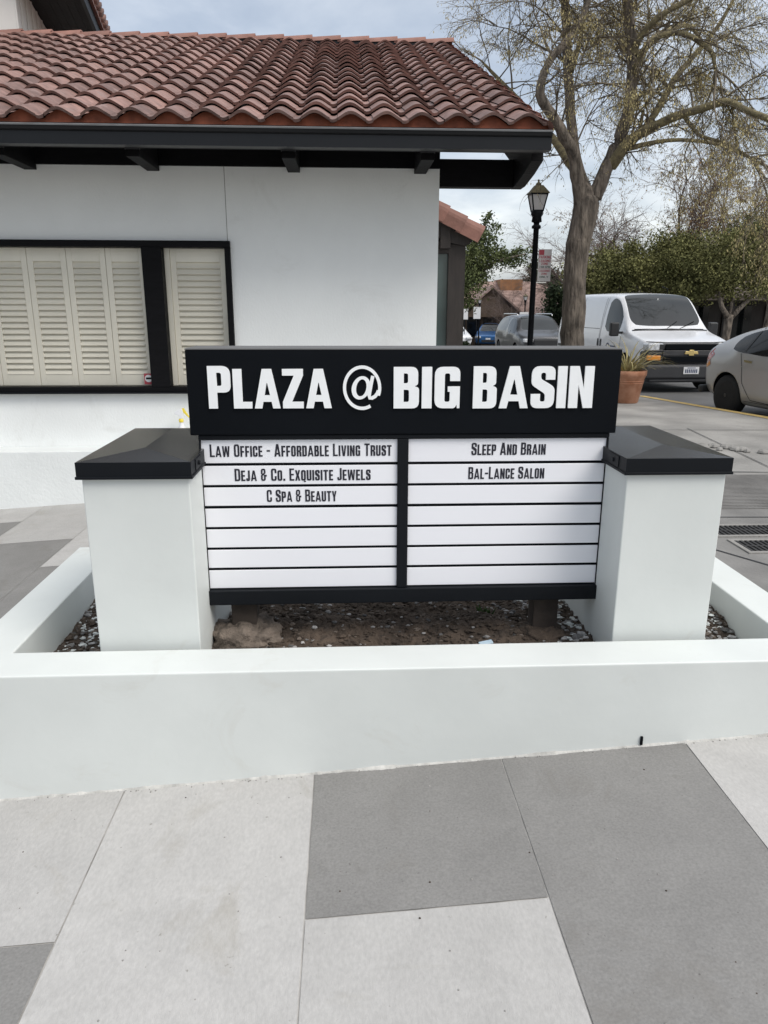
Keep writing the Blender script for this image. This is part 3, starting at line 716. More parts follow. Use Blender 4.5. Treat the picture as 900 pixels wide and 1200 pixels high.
for k in range(n):        # ridge caps, each lapping over its neighbour
    xa = RX+.05-rl*k; xb = xa-rl-.05; vs = []
    for (x, dz, w) in ((xa,.022,1.0),(xb,-.004,.92)):
        for j in range(9):
            a = pi*j/8; vs.append((x, RYr-.115*w*cos(a)*1.05, RZ+.015+dz+.085*w*sin(a)))
    for j in range(9): x,y,z = vs[j]; vs.append((x, RYr+(y-RYr)*.86, RZ+.015+(z-RZ-.015)*.82))
    b.add(vs, [(j,9+j,10+j,j+1) for j in range(8)]+[(j,j+1,19+j,18+j) for j in range(8)], 0, True)
b.build('ridge_tiles', ridgem, rf)
b = MB(); b.box(-9.3,RX-.03,RYr-.09,RYr+.09,RZ-.02,RZ+.035); b.build('ridge_mortar', trim, rf)
b = MB()
for c in range(NC):
    xr = RX-pitch*(c+1); vs = [(xr+u*pitch,EY+.006,EZ-.035) for u in US]+[(xr+u*pitch,EY+.016,EZ+.022+prof(u)) for u in US]; n = len(US)
    b.add(vs, [(j,j+1,n+j+1,n+j) for j in range(n-1)])
b.build('bird_stops', birdm, rf)
# gutter and fascia
gp = [(6.24,2.725),(6.145,2.725),(6.145,2.812),(6.128,2.822),(6.122,2.843),(6.150,2.862),(6.24,2.862)]
b = MB(); b.prism(gp,'x',-9.3,RX+.015); f = MB(); f.prism([(6.119,2.846),(6.150,2.864),(6.152,2.868),(6.117,2.855)],'x',-9.3,RX+.016); f.build('gutter_lip_sheen', mat('lip_sheen_grey',(.16,.165,.17),.4,.15,8), bd, fix=True)  # pale strip along the lip: reflected sky painted as grey
b.build('gutter', mat('gutter_enamel',(.007,.0075,.009),.33,.1,5,spec=.35), bd, fix=True)
b = MB(); b.box(-9.3,RX-.02,6.245,6.29,2.728,2.868); b.build('fascia', blackw, bd)
for xc in (-8.1,-7.0,-5.95,-4.85,-3.75,-2.68,-1.645,-.44,.66):
    b = MB(); b.prism([(6.36,2.683),(7.0,2.683),(7.0,2.94),(6.36,2.752)],'x',xc-.053,xc+.053); t_ = b.build('rafter_tail', blackw, bd, .004, fix=True)
    f = MB(); f.box(xc-.057,xc+.057,6.352,6.38,2.735,2.756); f.build('tail_cap', capl, t_)
b = MB(); b.prism([(6.36,2.755),(6.36,2.685),(6.95,2.583),(18.3,2.583),(18.3,2.66),(12.33,5.10),(11.9,5.10)],'x',1.485,1.585)
b.v = []; b.f = []; b.m = []; b.sm = []
b.prism([(6.36,2.885),(6.36,2.685),(6.62,2.63),(6.95,2.583),(7.12,2.583),(7.12,2.80),(12.33,4.96),(12.33,5.20)],'x',1.490,1.585); b.build('rake_rafter', blackw, bd, .004, fix=True)
b = MB(); b.box(BX+.001,1.488,7.0,7.12,2.583,2.808); b.build('overhang_beam', blackw, bd, .004)
b = MB(); b.prism([(6.3,2.853),(12.3,5.215),(12.3,5.15),(6.3,2.79)],'x',BL,BX+.01); b.build('eave_soffit', blackw, bd, fix=True)
# ledge along its foot
b = MB(); b.box(BL,BX+.2,6.74,6.997,-.7,.288); lg = tag(b.build('low_wall', ledgew, None, .008, 3), 'low white ledge wall along the foot of the building', 'wall')
# spray bottle on the ledge
sb = thing('spray_bottle', 'white spray bottle with yellow trigger standing on the ledge', 'bottle', (-1.53,6.87,.288))
b = MB(); b.lathe([(.036,0),(.038,.01),(.038,.12),(.033,.15),(.018,.172),(.014,.195),(.014,.2)],20); b.build('bottle_body', bottlew, sb)
b = MB(); b.lathe([(.017,.2),(.018,.203),(.018,.222),(.012,.226)],16); b.build('collar', bottley, sb)
b = MB(); b.prism([(-.048,.262),(-.044,.275),(-.02,.292),(.014,.300),(.022,.27),(.012,.226),(-.012,.226),(-.014,.25)],'y',-.013,.013); b.build('spray_head', bottlew, sb, .004, fix=True)
b = MB(); b.prism([(.008,.302),(.026,.306),(.036,.285),(.066,.238),(.060,.232),(.026,.268),(.012,.285)],'y',-.010,.010); b.build('trigger', bottley, sb, .003, fix=True)

sb.scale = (1.2,1.2,1.22)
# ------------------------------------------------------------------ entrance wing beyond the corner
wg = thing('entrance_wing', 'dark timber framed entrance wing with clay tiled roof edge', 'building', (0,11,0))
def P_(o): o.location = -Vector(wg.location); return o
b = MB(); b.box(1.46,1.70,11.0,11.25,-.3,2.46); b.box(.84,1.46,11.0,11.25,2.30,2.46); b.box(.84,1.46,11.02,11.25,-.3,.30); P_(b.build('frame', dbrown, wg, .004))
b = MB(); b.box(1.33,1.475,10.93,11.05,2.36,2.86); P_(b.build('beam_end', dbrown, wg, .006))
b = MB(); b.box(.84,1.46,11.08,11.10,.30,2.30); P_(b.build('glazing', teal, wg))
b = MB(); b.box(.84,1.69,11.25,16.5,-.3,2.40); P_(b.build('wing_wall', dbrown, wg))
b = MB(); b.prism([(.84,3.04),(1.78,2.54),(1.78,2.45),(1.70,2.40),(1.46,2.44),(.84,2.70)],'y',10.95,16.5); P_(b.build('roof', dbrown, wg, fix=True))
b = MB()
dv = Vector((1.92-.9,0,2.55-3.09)).normalized()
for k in range(4):      # barrel rake tiles stepping down the verge
    p0 = Vector((.86,10.95,3.10))+dv*(.28*k); p1 = p0+dv*.34; vs = []; up_ = Vector((-dv.z,0,dv.x))
    for (p, r) in ((p0+up_*-.005,.10),(p1+up_*.012,.112)):
        for j in range(9):
            a = pi*j/8; vs.append(p+Vector((0,-cos(a)*r,0))+up_*(sin(a)*r))
        vs.append(p+Vector((0,-r,0))-up_*.14); vs.append(p+Vector((0,r,0))-up_*.14)
    b.add(vs, [(j,11+j,12+j,j+1) for j in range(8)]+[(9,20,11,0),tuple(range(11,22)),tuple(range(10,-1,-1))], 0, False)
P_(b.build('verge_tiles', ridgem, wg, fix=True))
b = MB(); b.prism([(.86,3.12),(1.80,2.60),(1.80,2.54),(.86,3.06)],'y',11.05,16.5); P_(b.build('roof_tiles', roofm, wg, fix=True))
b = MB(); b.prism([(1.46,2.58),(1.475,2.42),(1.74,2.42),(1.78,2.50),(1.5,2.66)],'y',10.97,11.06); P_(b.build('bracket', blackw, wg, .004, fix=True))

# ------------------------------------------------------------------ taller building behind the ridge
tb = thing('upper_building', 'taller white board and batten building behind the tiled ridge', 'building', (-5.2,15,0))
# eave edge runs along d, wall set back from it
def eave_pt(y, off, z): return Vector((-4.35-.176*(y-15)-off, y, z))
EH = 6.26
b = MB(); ya, yb_ = 12.6, 22
def quadbox(b, ya, yb, o0, o1, z0, z1, mi=0):
    vs = [eave_pt(ya,o0,z0),eave_pt(ya,o1,z0),eave_pt(yb,o1,z0),eave_pt(yb,o0,z0),eave_pt(ya,o0,z1),eave_pt(ya,o1,z1),eave_pt(yb,o1,z1),eave_pt(yb,o0,z1)]
    b.add(vs, [(0,1,2,3),(7,6,5,4),(4,5,1,0),(5,6,2,1),(6,7,3,2),(7,4,0,3)], mi)
def Pt(o): o.location = -Vector(tb.location); return o
quadbox(b, ya, yb_, .86, 5.0, -.7, EH+.02); Pt(b.build('wall', siding, tb, fix=True))
b = MB()
for k in range(24): quadbox(b, ya+.40*k, ya+.40*k+.05, .835, .858, 3.5, EH)
Pt(b.build('battens', siding, tb, fix=True))
b = MB()
for k in range(6): quadbox(b, ya-.3, yb_, .03+.135*k, .03+.135*k+.131, EH+.02, EH+.05)
quadbox(b, ya-.3, yb_, .02, .9, EH+.051, EH+.08); Pt(b.build('soffit', blackw, tb, fix=True))
b = MB(); quadbox(b, ya-.3, yb_, -.04, .018, EH-.08, EH+.16); Pt(b.build('fascia', black, tb, fix=True))
b = MB()
vs = [eave_pt(ya-.3,-.10,EH+.17),eave_pt(yb_,-.10,EH+.17),eave_pt(yb_,5.2,EH+2.2),eave_pt(ya-.3,5.2,EH+2.2)]
b.add(vs+[v-Vector((0,0,.05)) for v in vs], [(0,1,2,3),(7,6,5,4),(0,4,5,1),(1,5,6,2),(2,6,7,3),(3,7,4,0)]); rf2 = Pt(b.build('roof', roofm, tb, fix=True))
b = MB()
for k in range(34):
    y = ya-.2+.275*k; p = eave_pt(y,-.16,EH+.215); q = eave_pt(y,2.4,EH+.215+2.56*.383); b.tube([p,q],.075,8)
o_ = b.build('tile_rows', roofm, tb); Pt(o_)

# ------------------------------------------------------------------ the big bare tree
def twig_spray(b, lf, p, d, L, r, depth, rg, droop, leafp, lsize):
    """recursive bare branch: tubes into b, dry leaves into lf"""
    seg = 5 if depth > 1 else 4; pts = [Vector(p)]; d = Vector(d).normalized(); step = L/seg
    for k in range(seg):
        d = (d+Vector((rg.uniform(-1,1),rg.uniform(-1,1),rg.uniform(-1,1)))*.27+Vector((0,0,-droop*(.5+k/seg)))).normalized()
        pts.append(pts[-1]+d*step)
    b.tube(pts, [r*(1-.75*k/seg) for k in range(seg+1)], 5 if depth >= 3 else 3, cap=False)
    if depth > 0:
        nchild = {4: 8, 3: 7, 2: 6, 1: 5}[depth]
        for _ in range(nchild):
            t = rg.uniform(.2, 1); i = min(seg-1, int(t*seg)); q = pts[i].lerp(pts[i+1], t*seg-i)
            dd = (pts[i+1]-pts[i]).normalized()+Vector((rg.uniform(-1,1),rg.uniform(-1,1),rg.uniform(-.9,.7)))*.95
            twig_spray(b, lf, q, dd, L*rg.uniform(.38,.62), max(.0022, r*.50), depth-1, rg, droop*1.35, leafp, lsize)
    if depth <= 1 and lf is not None:
        for q in pts[1:]:
            if rg.random() < leafp:
                for _ in range(2):
                    a = q+Vector((rg.uniform(-1,1),rg.uniform(-1,1),rg.uniform(-1,.3)))*.05
                    l = lsize*rg.uniform(.6,1.4); v = Vector((rg.uniform(-.5,.5),rg.uniform(-.5,.5),-1)).normalized()*l
                    w = Vector((rg.uniform(-1,1),rg.uniform(-1,1),rg.uniform(-.3,.3))).normalized()*l*.22
                    lf.add([a,a+v*.5+w,a+v,a+v*.5-w],[(0,1,2,3)])
LIMBS = {
    'trunk': [(4.14,13.50,-.10,.33),(4.12,13.50,0.37,0.255),(4.07,13.50,0.98,0.215),(4.06,13.50,1.57,0.205),(4.05,13.50,2.44,0.205),(4.13,13.50,3.07,0.215),(4.17,13.50,3.36,0.185),(4.19,13.5,3.50,.10)],
    'left': [(4.12,13.50,2.85,0.17),(4.05,13.48,3.30,0.165),(3.93,13.40,3.73,0.140),(3.80,13.30,4.07,0.125),(3.43,13.10,4.49,0.110),(3.13,13.00,4.84,0.095),(3.23,13.00,5.28,0.080),(3.60,13.10,5.71,0.065),(3.81,13.10,6.10,0.055),(3.95,13.10,6.67,0.045)],
    'back': [(4.16,13.50,3.39,0.150),(4.00,13.80,4.04,0.120),(3.88,14.00,5.10,0.105),(3.80,14.10,6.00,0.095),(3.73,14.10,6.56,0.085),(3.61,14.20,7.33,0.055)],
    'backb': [(3.87,14.00,5.44,0.060),(3.97,13.90,5.87,0.050),(4.01,13.90,6.24,0.045),(4.02,13.80,6.82,0.030)],
    'right': [(4.14,13.50,2.80,0.17),(4.24,13.50,3.25,0.180),(4.36,13.50,3.58,0.165),(4.60,13.50,4.18,0.140),(4.81,13.60,4.85,0.130),(4.81,13.65,5.59,0.115),(4.66,13.70,6.43,0.105),(4.54,13.70,7.27,0.065)],
    'r1': [(4.80,13.60,5.60,0.075),(4.86,13.50,5.83,0.070),(5.10,13.30,6.09,0.060),(5.48,13.20,6.28,0.055),(5.99,13.10,6.60,0.040)],
    'arch': [(4.83,13.60,5.30,0.060),(4.88,13.40,5.58,0.056),(5.05,13.20,5.74,0.054),(5.26,13.10,5.78,0.052),(5.45,13.00,5.72,0.050),(5.63,12.90,5.58,0.048),(5.77,12.80,5.42,0.043),(5.83,12.75,5.17,0.030)],
    'low': [(4.53,13.50,3.90,0.120),(4.72,13.30,4.21,0.105),(4.92,13.20,4.36,0.098),(5.29,12.90,4.52,0.088),(5.63,12.70,4.60,0.080),(5.94,12.50,4.66,0.072),(6.19,12.30,4.49,0.062),(6.51,12.10,4.31,0.057),(7.03,11.90,4.00,0.042)],
    'mid': [(4.80,13.50,4.22,0.080),(5.17,13.70,4.57,0.078),(5.47,13.90,4.98,0.072),(5.78,14.10,5.45,0.066),(6.22,14.30,5.92,0.053),(6.62,14.40,6.43,0.043),(6.95,14.50,7.02,0.030)],
    'low2': [(4.75,13.50,4.16,0.050),(5.63,13.80,4.37,0.042),(6.51,14.10,4.40,0.037),(7.06,14.20,4.28,0.033),(7.80,14.30,4.02,0.027),(8.62,14.40,3.80,0.018)],
    'leftlow': [(4.02,13.50,3.70,0.090),(3.67,14.00,4.38,0.085),(3.32,14.40,4.89,0.072),(3.03,14.70,5.28,0.055),(2.75,15.0,5.66,0.04),(2.55,15.2,5.93,0.022)],
    'lowdrop': [(5.44,12.85,4.54,0.040),(5.59,12.80,4.35,0.035),(5.70,12.70,4.21,0.033),(6.01,12.50,4.07,0.028),(6.35,12.30,3.83,0.018)],
    'rear': [(4.81,13.62,5.30,0.085),(5.25,14.2,5.95,0.075),(5.9,15.1,6.45,0.065),(6.6,16.0,6.85,0.055),(7.2,16.9,7.05,0.045),(7.9,17.9,7.1,0.03)],
    'spur': [(5.04,13.64,4.50,0.035),(5.09,13.70,4.80,0.032),(5.26,13.80,5.11,0.028),(5.13,13.80,5.24,0.024)],
}
def smooth_path(ctrl, sub, rg, wob):
    pts = []; n = len(ctrl)
    for i in range(n-1):
        p0, p1, p2, p3 = [ctrl[max(0,min(n-1,i+k))] for k in (-1,0,1,2)]
        for s in range(sub):
            t = s/sub; q = []
            for c in range(4):
                a0, a1, a2, a3 = p0[c], p1[c], p2[c], p3[c]
                q.append(.5*(2*a1+(a2-a0)*t+(2*a0-5*a1+4*a2-a3)*t*t+(3*a1-a0-3*a2+a3)*t**3))
            r = q[3]
            pts.append((q[0]+rg.uniform(-1,1)*wob*r, q[1]+rg.uniform(-1,1)*wob*r, q[2], max(.01, r*(1+rg.uniform(-.045,.045)))))
    pts.append(ctrl[-1]); return pts
et = thing('street_tree', 'large bare street tree with forked trunk and yellowish drooping twigs', 'tree', (4.1,13.5,0))
def Pe(o): o.location = -Vector(et.location); return o
rg = random.Random(42); bt = MB(); bb = MB(); tw = MB(); lf = MB()
for k, c in LIMBS.items():
    if k != 'trunk': c = [(q[0],q[1],q[2],q[3]*(.80 if i else .95)) for i, q in enumerate(c)]
    pts = smooth_path(c, 4, rg, .05 if k == 'trunk' else .14)
    (bt if k in ('trunk','left','right','back') else bb).tube([p[:3] for p in pts], [p[3] for p in pts], 14 if k == 'trunk' else 10)
    if k == 'trunk': continue
    n = int(sum((Vector(pts[i+1][:3])-Vector(pts[i][:3])).length for i in range(len(pts)-1))*3.3)
    st = 4 if k in ('left','back','right') else 2
    for _ in range(n):
        i = rg.randrange(st*2 if k != 'spur' else 0, len(pts)-1); p = Vector(pts[i][:3]); ax = (Vector(pts[i+1][:3])-p).normalized()
        d = Vector((rg.uniform(-1,1),rg.uniform(-1,1),rg.uniform(-.3,.9)))+ax*.4
        L = rg.uniform(.7,1.7); dep = rg.choice((2,2,3))
        twig_spray(tw, lf, p, d, L, min(pts[i][3]*.4,.022), dep, rg, .07, .36, .036)
    # the running end of every limb breaks into branches
    for _ in range(4 if k != 'leftlow' else 1):
        p = Vector(pts[-1][:3]); ax = (p-Vector(pts[-2][:3])).normalized()
        twig_spray(tw, lf, p, ax+Vector((rg.uniform(-1,1),rg.uniform(-1,1),rg.uniform(-.4,.8)))*.8, rg.uniform(1.,2.) if k != 'leftlow' else .6, .02, 3 if k != 'leftlow' else 2, rg, .06, .36, .036)
Pe(bt.build('trunk', bark, et)); Pe(bb.build('limbs', barkl, et)); Pe(tw.build('twigs', twigm, et)); Pe(lf.build('crown', catkin, et))

# ------------------------------------------------------------------ lamp, no parking sign, pot
def lamp(x, y, z, h, label, cat, group, far=False, k=1.0):
    t = thing('street_lamp', label, cat, (x,y,z), 0, group)
    b = MB(); r = .055*k; H = h-.66*k
    b.lathe([(r*2.3,0),(r*2.3,.12),(r*1.6,.2),(r*1.45,.55),(r*1.05,.62),(r,.7),(r*.9,H-.1),(r*1.5,H-.09),(r*1.5,H-.05),(r*.95,H-.03),(r*.95,H)], 14); b.build('pole', black, t)
    b = MB(); b.lathe([(r*.9,H),(r*1.7,H+.02),(r*1.5,H+.10*k),(r*2.0,H+.14*k),(r*2.0,H+.2*k)], 14); b.build('collar', black, t)
    hb, ht, z0, z1 = .085*k, .138*k, H+.2*k, H+.47*k
    b = MB(); b.add([(-hb,-hb,z0),(hb,-hb,z0),(hb,hb,z0),(-hb,hb,z0),(-ht,-ht,z1),(ht,-ht,z1),(ht,ht,z1),(-ht,ht,z1)],[(3,2,1,0),(4,5,6,7),(0,1,5,4),(1,2,6,5),(2,3,7,6),(3,0,4,7)]); b.build('lantern_panes', frost, t)
    b = MB()
    for sx in (-1,1):
        for sy in (-1,1): b.tube([(sx*hb*1.02,sy*hb*1.02,z0),(sx*ht*1.02,sy*ht*1.02,z1)],.014*k,5)
    for (hh,zz) in ((hb,z0),(ht,z1)):
        b.box(-hh-.012*k,hh+.012*k,-hh-.012*k,hh+.012*k,zz-.012*k,zz+.012*k)
    b.build('lantern_frame', black, t)
    b = MB(); w = ht+.035*k
    b.add([(-w,-w,z1+.013),(w,-w,z1+.013),(w,w,z1+.013),(-w,w,z1+.013),(-.07*k,-.07*k,z1+.15*k),(.07*k,-.07*k,z1+.15*k),(.07*k,.07*k,z1+.15*k),(-.07*k,.07*k,z1+.15*k)],
          [(3,2,1,0),(4,5,6,7),(0,1,5,4),(1,2,6,5),(2,3,7,6),(3,0,4,7)])
    b.lathe([(.05*k,z1+.15*k),(.05*k,z1+.18*k),(.015*k,z1+.21*k),(.02*k,z1+.23*k),(.003,z1+.26*k)], 10); b.build('lantern_roof', moss, t)
    return t
lamp(3.43,14.0,walk_z(14),3.69-walk_z(14),'tall black street lamp with mossy lantern beside the bare tree','street lamp','street lamps')
ns = thing('parking_sign', 'white and red no parking sign on the tall street lamp', 'sign', (3.615,13.985,2.03))
b = MB(); b.box(-.12,.12,-.004,.004,0,.555); b.build('plate', signw, ns, .001)
for (a,c,d) in ((.20,.215,.12),(-.03,-.01,.05)):
    b = MB(); b.box(-.23,d,.004,.02,a,c); b.build('bracket', chrome, ns)
b = MB(); b.lathe([(.042,0),(.042,.001)],16,(-.065,-.0062,.50),axis='y',smooth=False); b.box(-.112,-.018,-.0052,-.0045,.455,.545); b.build('symbol', signr, ns)
def tiny(tx, x0, x1, z, h, m): text_line(tx, x0, x1, z, h, -.0052, ns, .001, m, s=.12, t=.14, W=.42, gap=.08)
tiny('PARKING',-.112,.112,.395,.05,signr); tiny('LOADING',-.10,.10,.335,.042,signr); tiny('ZONE',-.065,.065,.285,.040,signr)
tiny('7AM-6PM',-.10,.10,.232,.036,signg)
b = MB(); b.box(-.115,.115,-.0055,-.0045,.213,.219); b.build('rule', signr, ns)
tiny('LOADING',-.10,.10,.165,.032,signr); tiny('ZONE',-.055,.055,.115,.032,signr); tiny('ONLY',-.08,.08,.06,.032,signg)
pt = thing('plant_pot', 'terracotta pot of dry strappy grass at the corner of the kerb', 'plant pot', (4.62,12.15,walk_z(12.15)))
b = MB(); b.lathe([(.20,0),(.215,.02),(.285,.40),(.292,.41),(.30,.44),(.315,.46),(.318,.53),(.30,.535),(.285,.50),(.27,.46)], 32); b.build('pot', terra, pt)
b = MB()
for z in (.33,.365): b.lathe([(.215+(z/.4)*.07,z-.008),(.222+(z/.4)*.07,z),(.215+(z/.4)*.07,z+.008)],32)
b.build('pot_bands', terra, pt)
b = MB(); b.lathe([(.272,.455),(.2,.475),(.05,.48)],20); b.build('pot_soil', soilm, pt)
b = MB(); rg = random.Random(4)
for k in range(95):
    a = rg.uniform(0,2*pi); L = rg.uniform(.35,.85); lean = rg.uniform(.05,1.0)**1.2; r0 = rg.uniform(0,.16); w = rg.uniform(.010,.020)
    p = Vector((r0*cos(a),r0*sin(a),.47)); d = Vector((cos(a)*lean+.12,sin(a)*lean,1)).normalized(); side = Vector((-sin(a),cos(a),0)); vs = []
    for i in range(7):
        t = i/6; ww = w*(1-t*t)*.9+.001; vs += [p-side*ww,p+side*ww]
        d = (d+Vector((cos(a)*.12,sin(a)*.12,-.17*(1+lean)*t*1.6))).normalized(); p = p+d*L/6
    b.add(vs, [(2*i,2*i+1,2*i+3,2*i+2) for i in range(6)])
b.build('grass_blades', dryl, pt)

# ------------------------------------------------------------------ vehicles
def wheel(parent, x, y, r, w, rim, spokes, side):
    b = MB(); b.lathe([(r*.60,-w/2),(r*.90,-w/2),(r*.985,-w*.36),(r,-w*.2),(r,w*.2),(r*.985,w*.36),(r*.90,w/2),(r*.60,w/2)], 36, (x,y,r), axis='x')
    wl = b.build('wheel', rubber, parent)
    xo = x+side*(w/2-.012)
    b = MB(); b.lathe([(r*.64,-.05),(r*.64,.008),(r*.60,.010),(r*.575,-.004),(r*.56,-.05)] if side > 0 else [(r*.56,.05),(r*.575,.004),(r*.60,-.010),(r*.64,-.008),(r*.64,.05)], 36, (xo,y,r), axis='x')
    b.lathe([(r*.16,-.03),(r*.16,.006),(r*.09,.012)] if side > 0 else [(r*.09,-.012),(r*.16,-.006),(r*.16,.03)], 16, (xo,y,r), axis='x')
    for k in range(spokes):
        a = 2*pi*k/spokes; c = (xo-side*.010, y+cos(a)*r*.36, r+sin(a)*r*.36)
        b.obox(c, (1,0,0), (0,cos(a),sin(a)), (0,-sin(a),cos(a)), .012, r*.25, r*.065)
    b.build('rim', rim, wl)
    b = MB(); b.lathe([(r*.57,-.02),(r*.57,.0)],24,(xo-side*.05,y,r),axis='x'); b.build('brake_disc', trim, wl)
def car(name, label, cat, loc, rz, group, st, paint, glass_side, wind, rear, wheels, wheel_r, rim, spokes, wpillar=None, roofrow=(6,7), archk=1.14, lower=None, boxy=False):
    """front at y=0 facing -y; st = (y, zb, zbelt, ztop, wb, wt)"""
    t = thing(name, label, cat, loc, rz, group)
    vs = []; rings = []
    for (y, zb, zm, zt, wb, wt) in st:
        half = [(0,zb),(.80*wb,zb),(.97*wb,zb+.07),(wb,zb*.45+zm*.55),(.985*wb,zm),(wt+.02,zt-.10*min(1,(zt-zm)/.3)),(wt-.10,zt-.015),(0,zt+.02)]
        if boxy: half[5] = (wt+.02,zt-.075*min(1,(zt-zm)/.25)); half[6] = (wt-.05,zt-.010)
        rings.append(half)
        full = half+[(-x,z) for x,z in reversed(half[1:-1])]
        vs += [(x,y,z) for x,z in full]
    n = 14; fs = []; mi = []
    for i in range(len(st)-1):
        for j in range(n):
            fs.append((i*n+j,i*n+(j+1)%n,(i+1)*n+(j+1)%n,(i+1)*n+j))
            jj = j if j < 7 else 13-j; m = 0
            if jj == 4 and i in glass_side: m = 1
            if jj in ((6,) if len(roofrow) == 2 else roofrow) and i in wind: m = 2
            if jj in (6,) and i in rear: m = 3
            if lower and jj <= 1: m = 4
            mi.append(m)
    for base in (0,(len(st)-1)*n):
        for j in range(7):
            a, c = (base+j), (base+j+1); d, e = base+(n-j)%n, base+(n-j-1)%n
            q = [a,c,e,d]; q = list(dict.fromkeys(q)); fs.append(tuple(q) if base else tuple(reversed(q))); mi.append(0)
    me = bpy.data.meshes.new('body'); me.from_pydata(vs, [], fs)
    for m in (paint, glassd, windm, glassd, trim, blackm): me.materials.append(m)
    me.polygons.foreach_set('material_index', mi)
    bm = bmesh.new(); bm.from_mesh(me); bmesh.ops.recalc_face_normals(bm, faces=bm.faces)
    cl = bm.edges.layers.float.new('crease_edge'); 
    for e in bm.edges:
        ms = {f.material_index for f in e.link_faces}
        if len(ms) > 1 and ms & {1,2,3}: e[cl] = .8 if boxy else .55
    bm.to_mesh(me); bm.free()
    tmp = bpy.data.objects.new('body', me); COL.objects.link(tmp)
    s = tmp.modifiers.new('s','SUBSURF'); s.levels = 3; s.render_levels = 3
    cut = []
    for wy in wheels:
        cb = MB(); rr_ = wheel_r*archk
        for sx in (-1,1): pass
        cb.lathe([(rr_,-1.3),(rr_,-.62)],40,(0,wy,wheel_r),mi=5,axis='x'); cb.lathe([(rr_,.62),(rr_,1.3)],40,(0,wy,wheel_r),mi=5,axis='x')
        co = cb.build('cut',[paint,glassd,glassd,glassd,trim,blackm],fix=True); cut.append(co)
        bo = tmp.modifiers.new('b','BOOLEAN'); bo.object = co; bo.operation = 'DIFFERENCE'; bo.solver = 'EXACT'
    bpy.context.view_layer.update()
    full = bpy.data.meshes.new_from_object(tmp.evaluated_get(bpy.context.evaluated_depsgraph_get()))
    bpy.data.objects.remove(tmp)
    for c in cut: bpy.data.objects.remove(c)
    bvh = BVHTree.FromPolygons([v.co.copy() for v in full.vertices], [tuple(p.vertices) for p in full.polygons])
    groups = {'body': (0,4,5), 'side_window': 'L', 'windshield': (2,), 'rear_window': (3,)}
    def extract(sel, nm):
        ids = [p for p in full.polygons if sel(p)]
        if not ids: return None
        used = {}; vv = []; ff = []; mm = []
        for p in ids:
            r = []
            for v in p.vertices:
                if v not in used: used[v] = len(vv); vv.append(full.vertices[v].co[:])
                r.append(used[v])
            ff.append(r); mm.append(p.material_index)
        m2 = bpy.data.meshes.new(nm); m2.from_pydata(vv, [], ff)
        for m in (paint, glassd, windm, glassd, trim, blackm): m2.materials.append(m)
        m2.polygons.foreach_set('material_index', mm)
        m2.polygons.foreach_set('use_smooth', [x != 5 for x in mm])
        o = bpy.data.objects.new(nm, m2); COL.objects.link(o); o.parent = t; return o
    body = extract(lambda p: p.material_index in (0,4,5), 'body')
    cents = {}
    runs = []
    for i in sorted(glass_side):
        if runs and i == runs[-1][-1]+1: runs[-1].append(i)
        else: runs.append([i])
    for rn in runs:
        ya, yb = st[rn[0]][0], st[rn[-1]+1][0]
        for sgn in (-1,1): extract(lambda p: p.material_index == 1 and ya-.2 < p.center.y < yb+.2 and p.center.x*sgn > 0 and min(runs, key=lambda r: abs((st[r[0]][0]+st[r[-1]+1][0])/2-p.center.y)-(st[r[-1]+1][0]-st[r[0]][0])/2) is rn, 'side_window')
    extract(lambda p: p.material_index == 2, 'windshield'); extract(lambda p: p.material_index == 3, 'rear_window')
    hw = max(s[4] for s in st)
    for wy in wheels:
        for sx in (-1,1): wheel(t, sx*(hw-.13), wy, wheel_r, .20, rim, spokes, sx)
    def hug(name, path, w, m, side=-1, off=.004, parent=None, closed=False):
        """a strip lying on the side of the body along (y,z) points"""
        b = MB(); P = []
        for (a, c) in zip(path, path[1:]):
            k = max(2, int((Vector(a)-Vector(c)).length/.06))
            for i in range(k): P.append(Vector(a).lerp(Vector(c), i/k))
        P.append(Vector(path[-1])); L = []
        for i, p in enumerate(P):
            d = (P[min(i+1,len(P)-1)]-P[max(i-1,0)]).normalized(); q = Vector((-d.y,d.x))*w/2; row = []
            for s_ in (-1,1):
                o = Vector((side*3, p.x+q.x*s_, p.y+q.y*s_)); h = bvh.ray_cast(o, Vector((-side,0,0)))
                row.append((h[0].x+side*off if h[0] else side*(hw+off), o.y, o.z))
            L.append(row)
        b.add([v for r in L for v in r], [(2*i,2*i+1,2*i+3,2*i+2) for i in range(len(L)-1)])
        return b.build(name, m, parent or body)
    return t, body, hug, bvh

# white van
vst = [(.02,.40,.90,1.06,.90,.84),(.10,.34,.95,1.10,.97,.90),(.50,.32,1.06,1.18,1.0,.94),(.98,.32,1.16,1.27,1.0,.93),(1.10,.32,1.19,1.36,1.0,.91),(1.40,.32,1.20,1.66,1.0,.86),(1.74,.32,1.21,1.98,1.0,.82),
       (1.95,.32,1.22,2.06,1.0,.81),(2.32,.32,1.22,2.09,1.0,.81),(3.4,.32,1.22,2.11,1.0,.82),(5.3,.32,1.22,2.11,1.0,.82),(5.62,.34,1.2,2.08,.99,.80),(5.70,.40,1.15,2.0,.95,.76)]
vz = street_z(16.4)-.0
vt, vb, vh, vv = car('white_van', 'white work van with dark bumper parked facing the camera', 'van', (7.22,15.55,vz), radians(3), 'vehicles on the street', vst, vanw,
                     {5,6,7}, {4,5,6}, set(), (.98,4.4), .375, rims, 8, lower=True, boxy=True)
b = MB(); b.box(-.97,.97,-.05,.42,.62,.90); b.box(-.94,.94,-.035,.40,.90,1.045); b.build('grille_surround', trim, vt, .05, 3)
b = MB(); b.box(-.56,.56,-.062,-.03,.915,1.03); b.box(-.60,.60,-.072,-.045,.665,.775); b.build('grille', blackm, vt, .006)
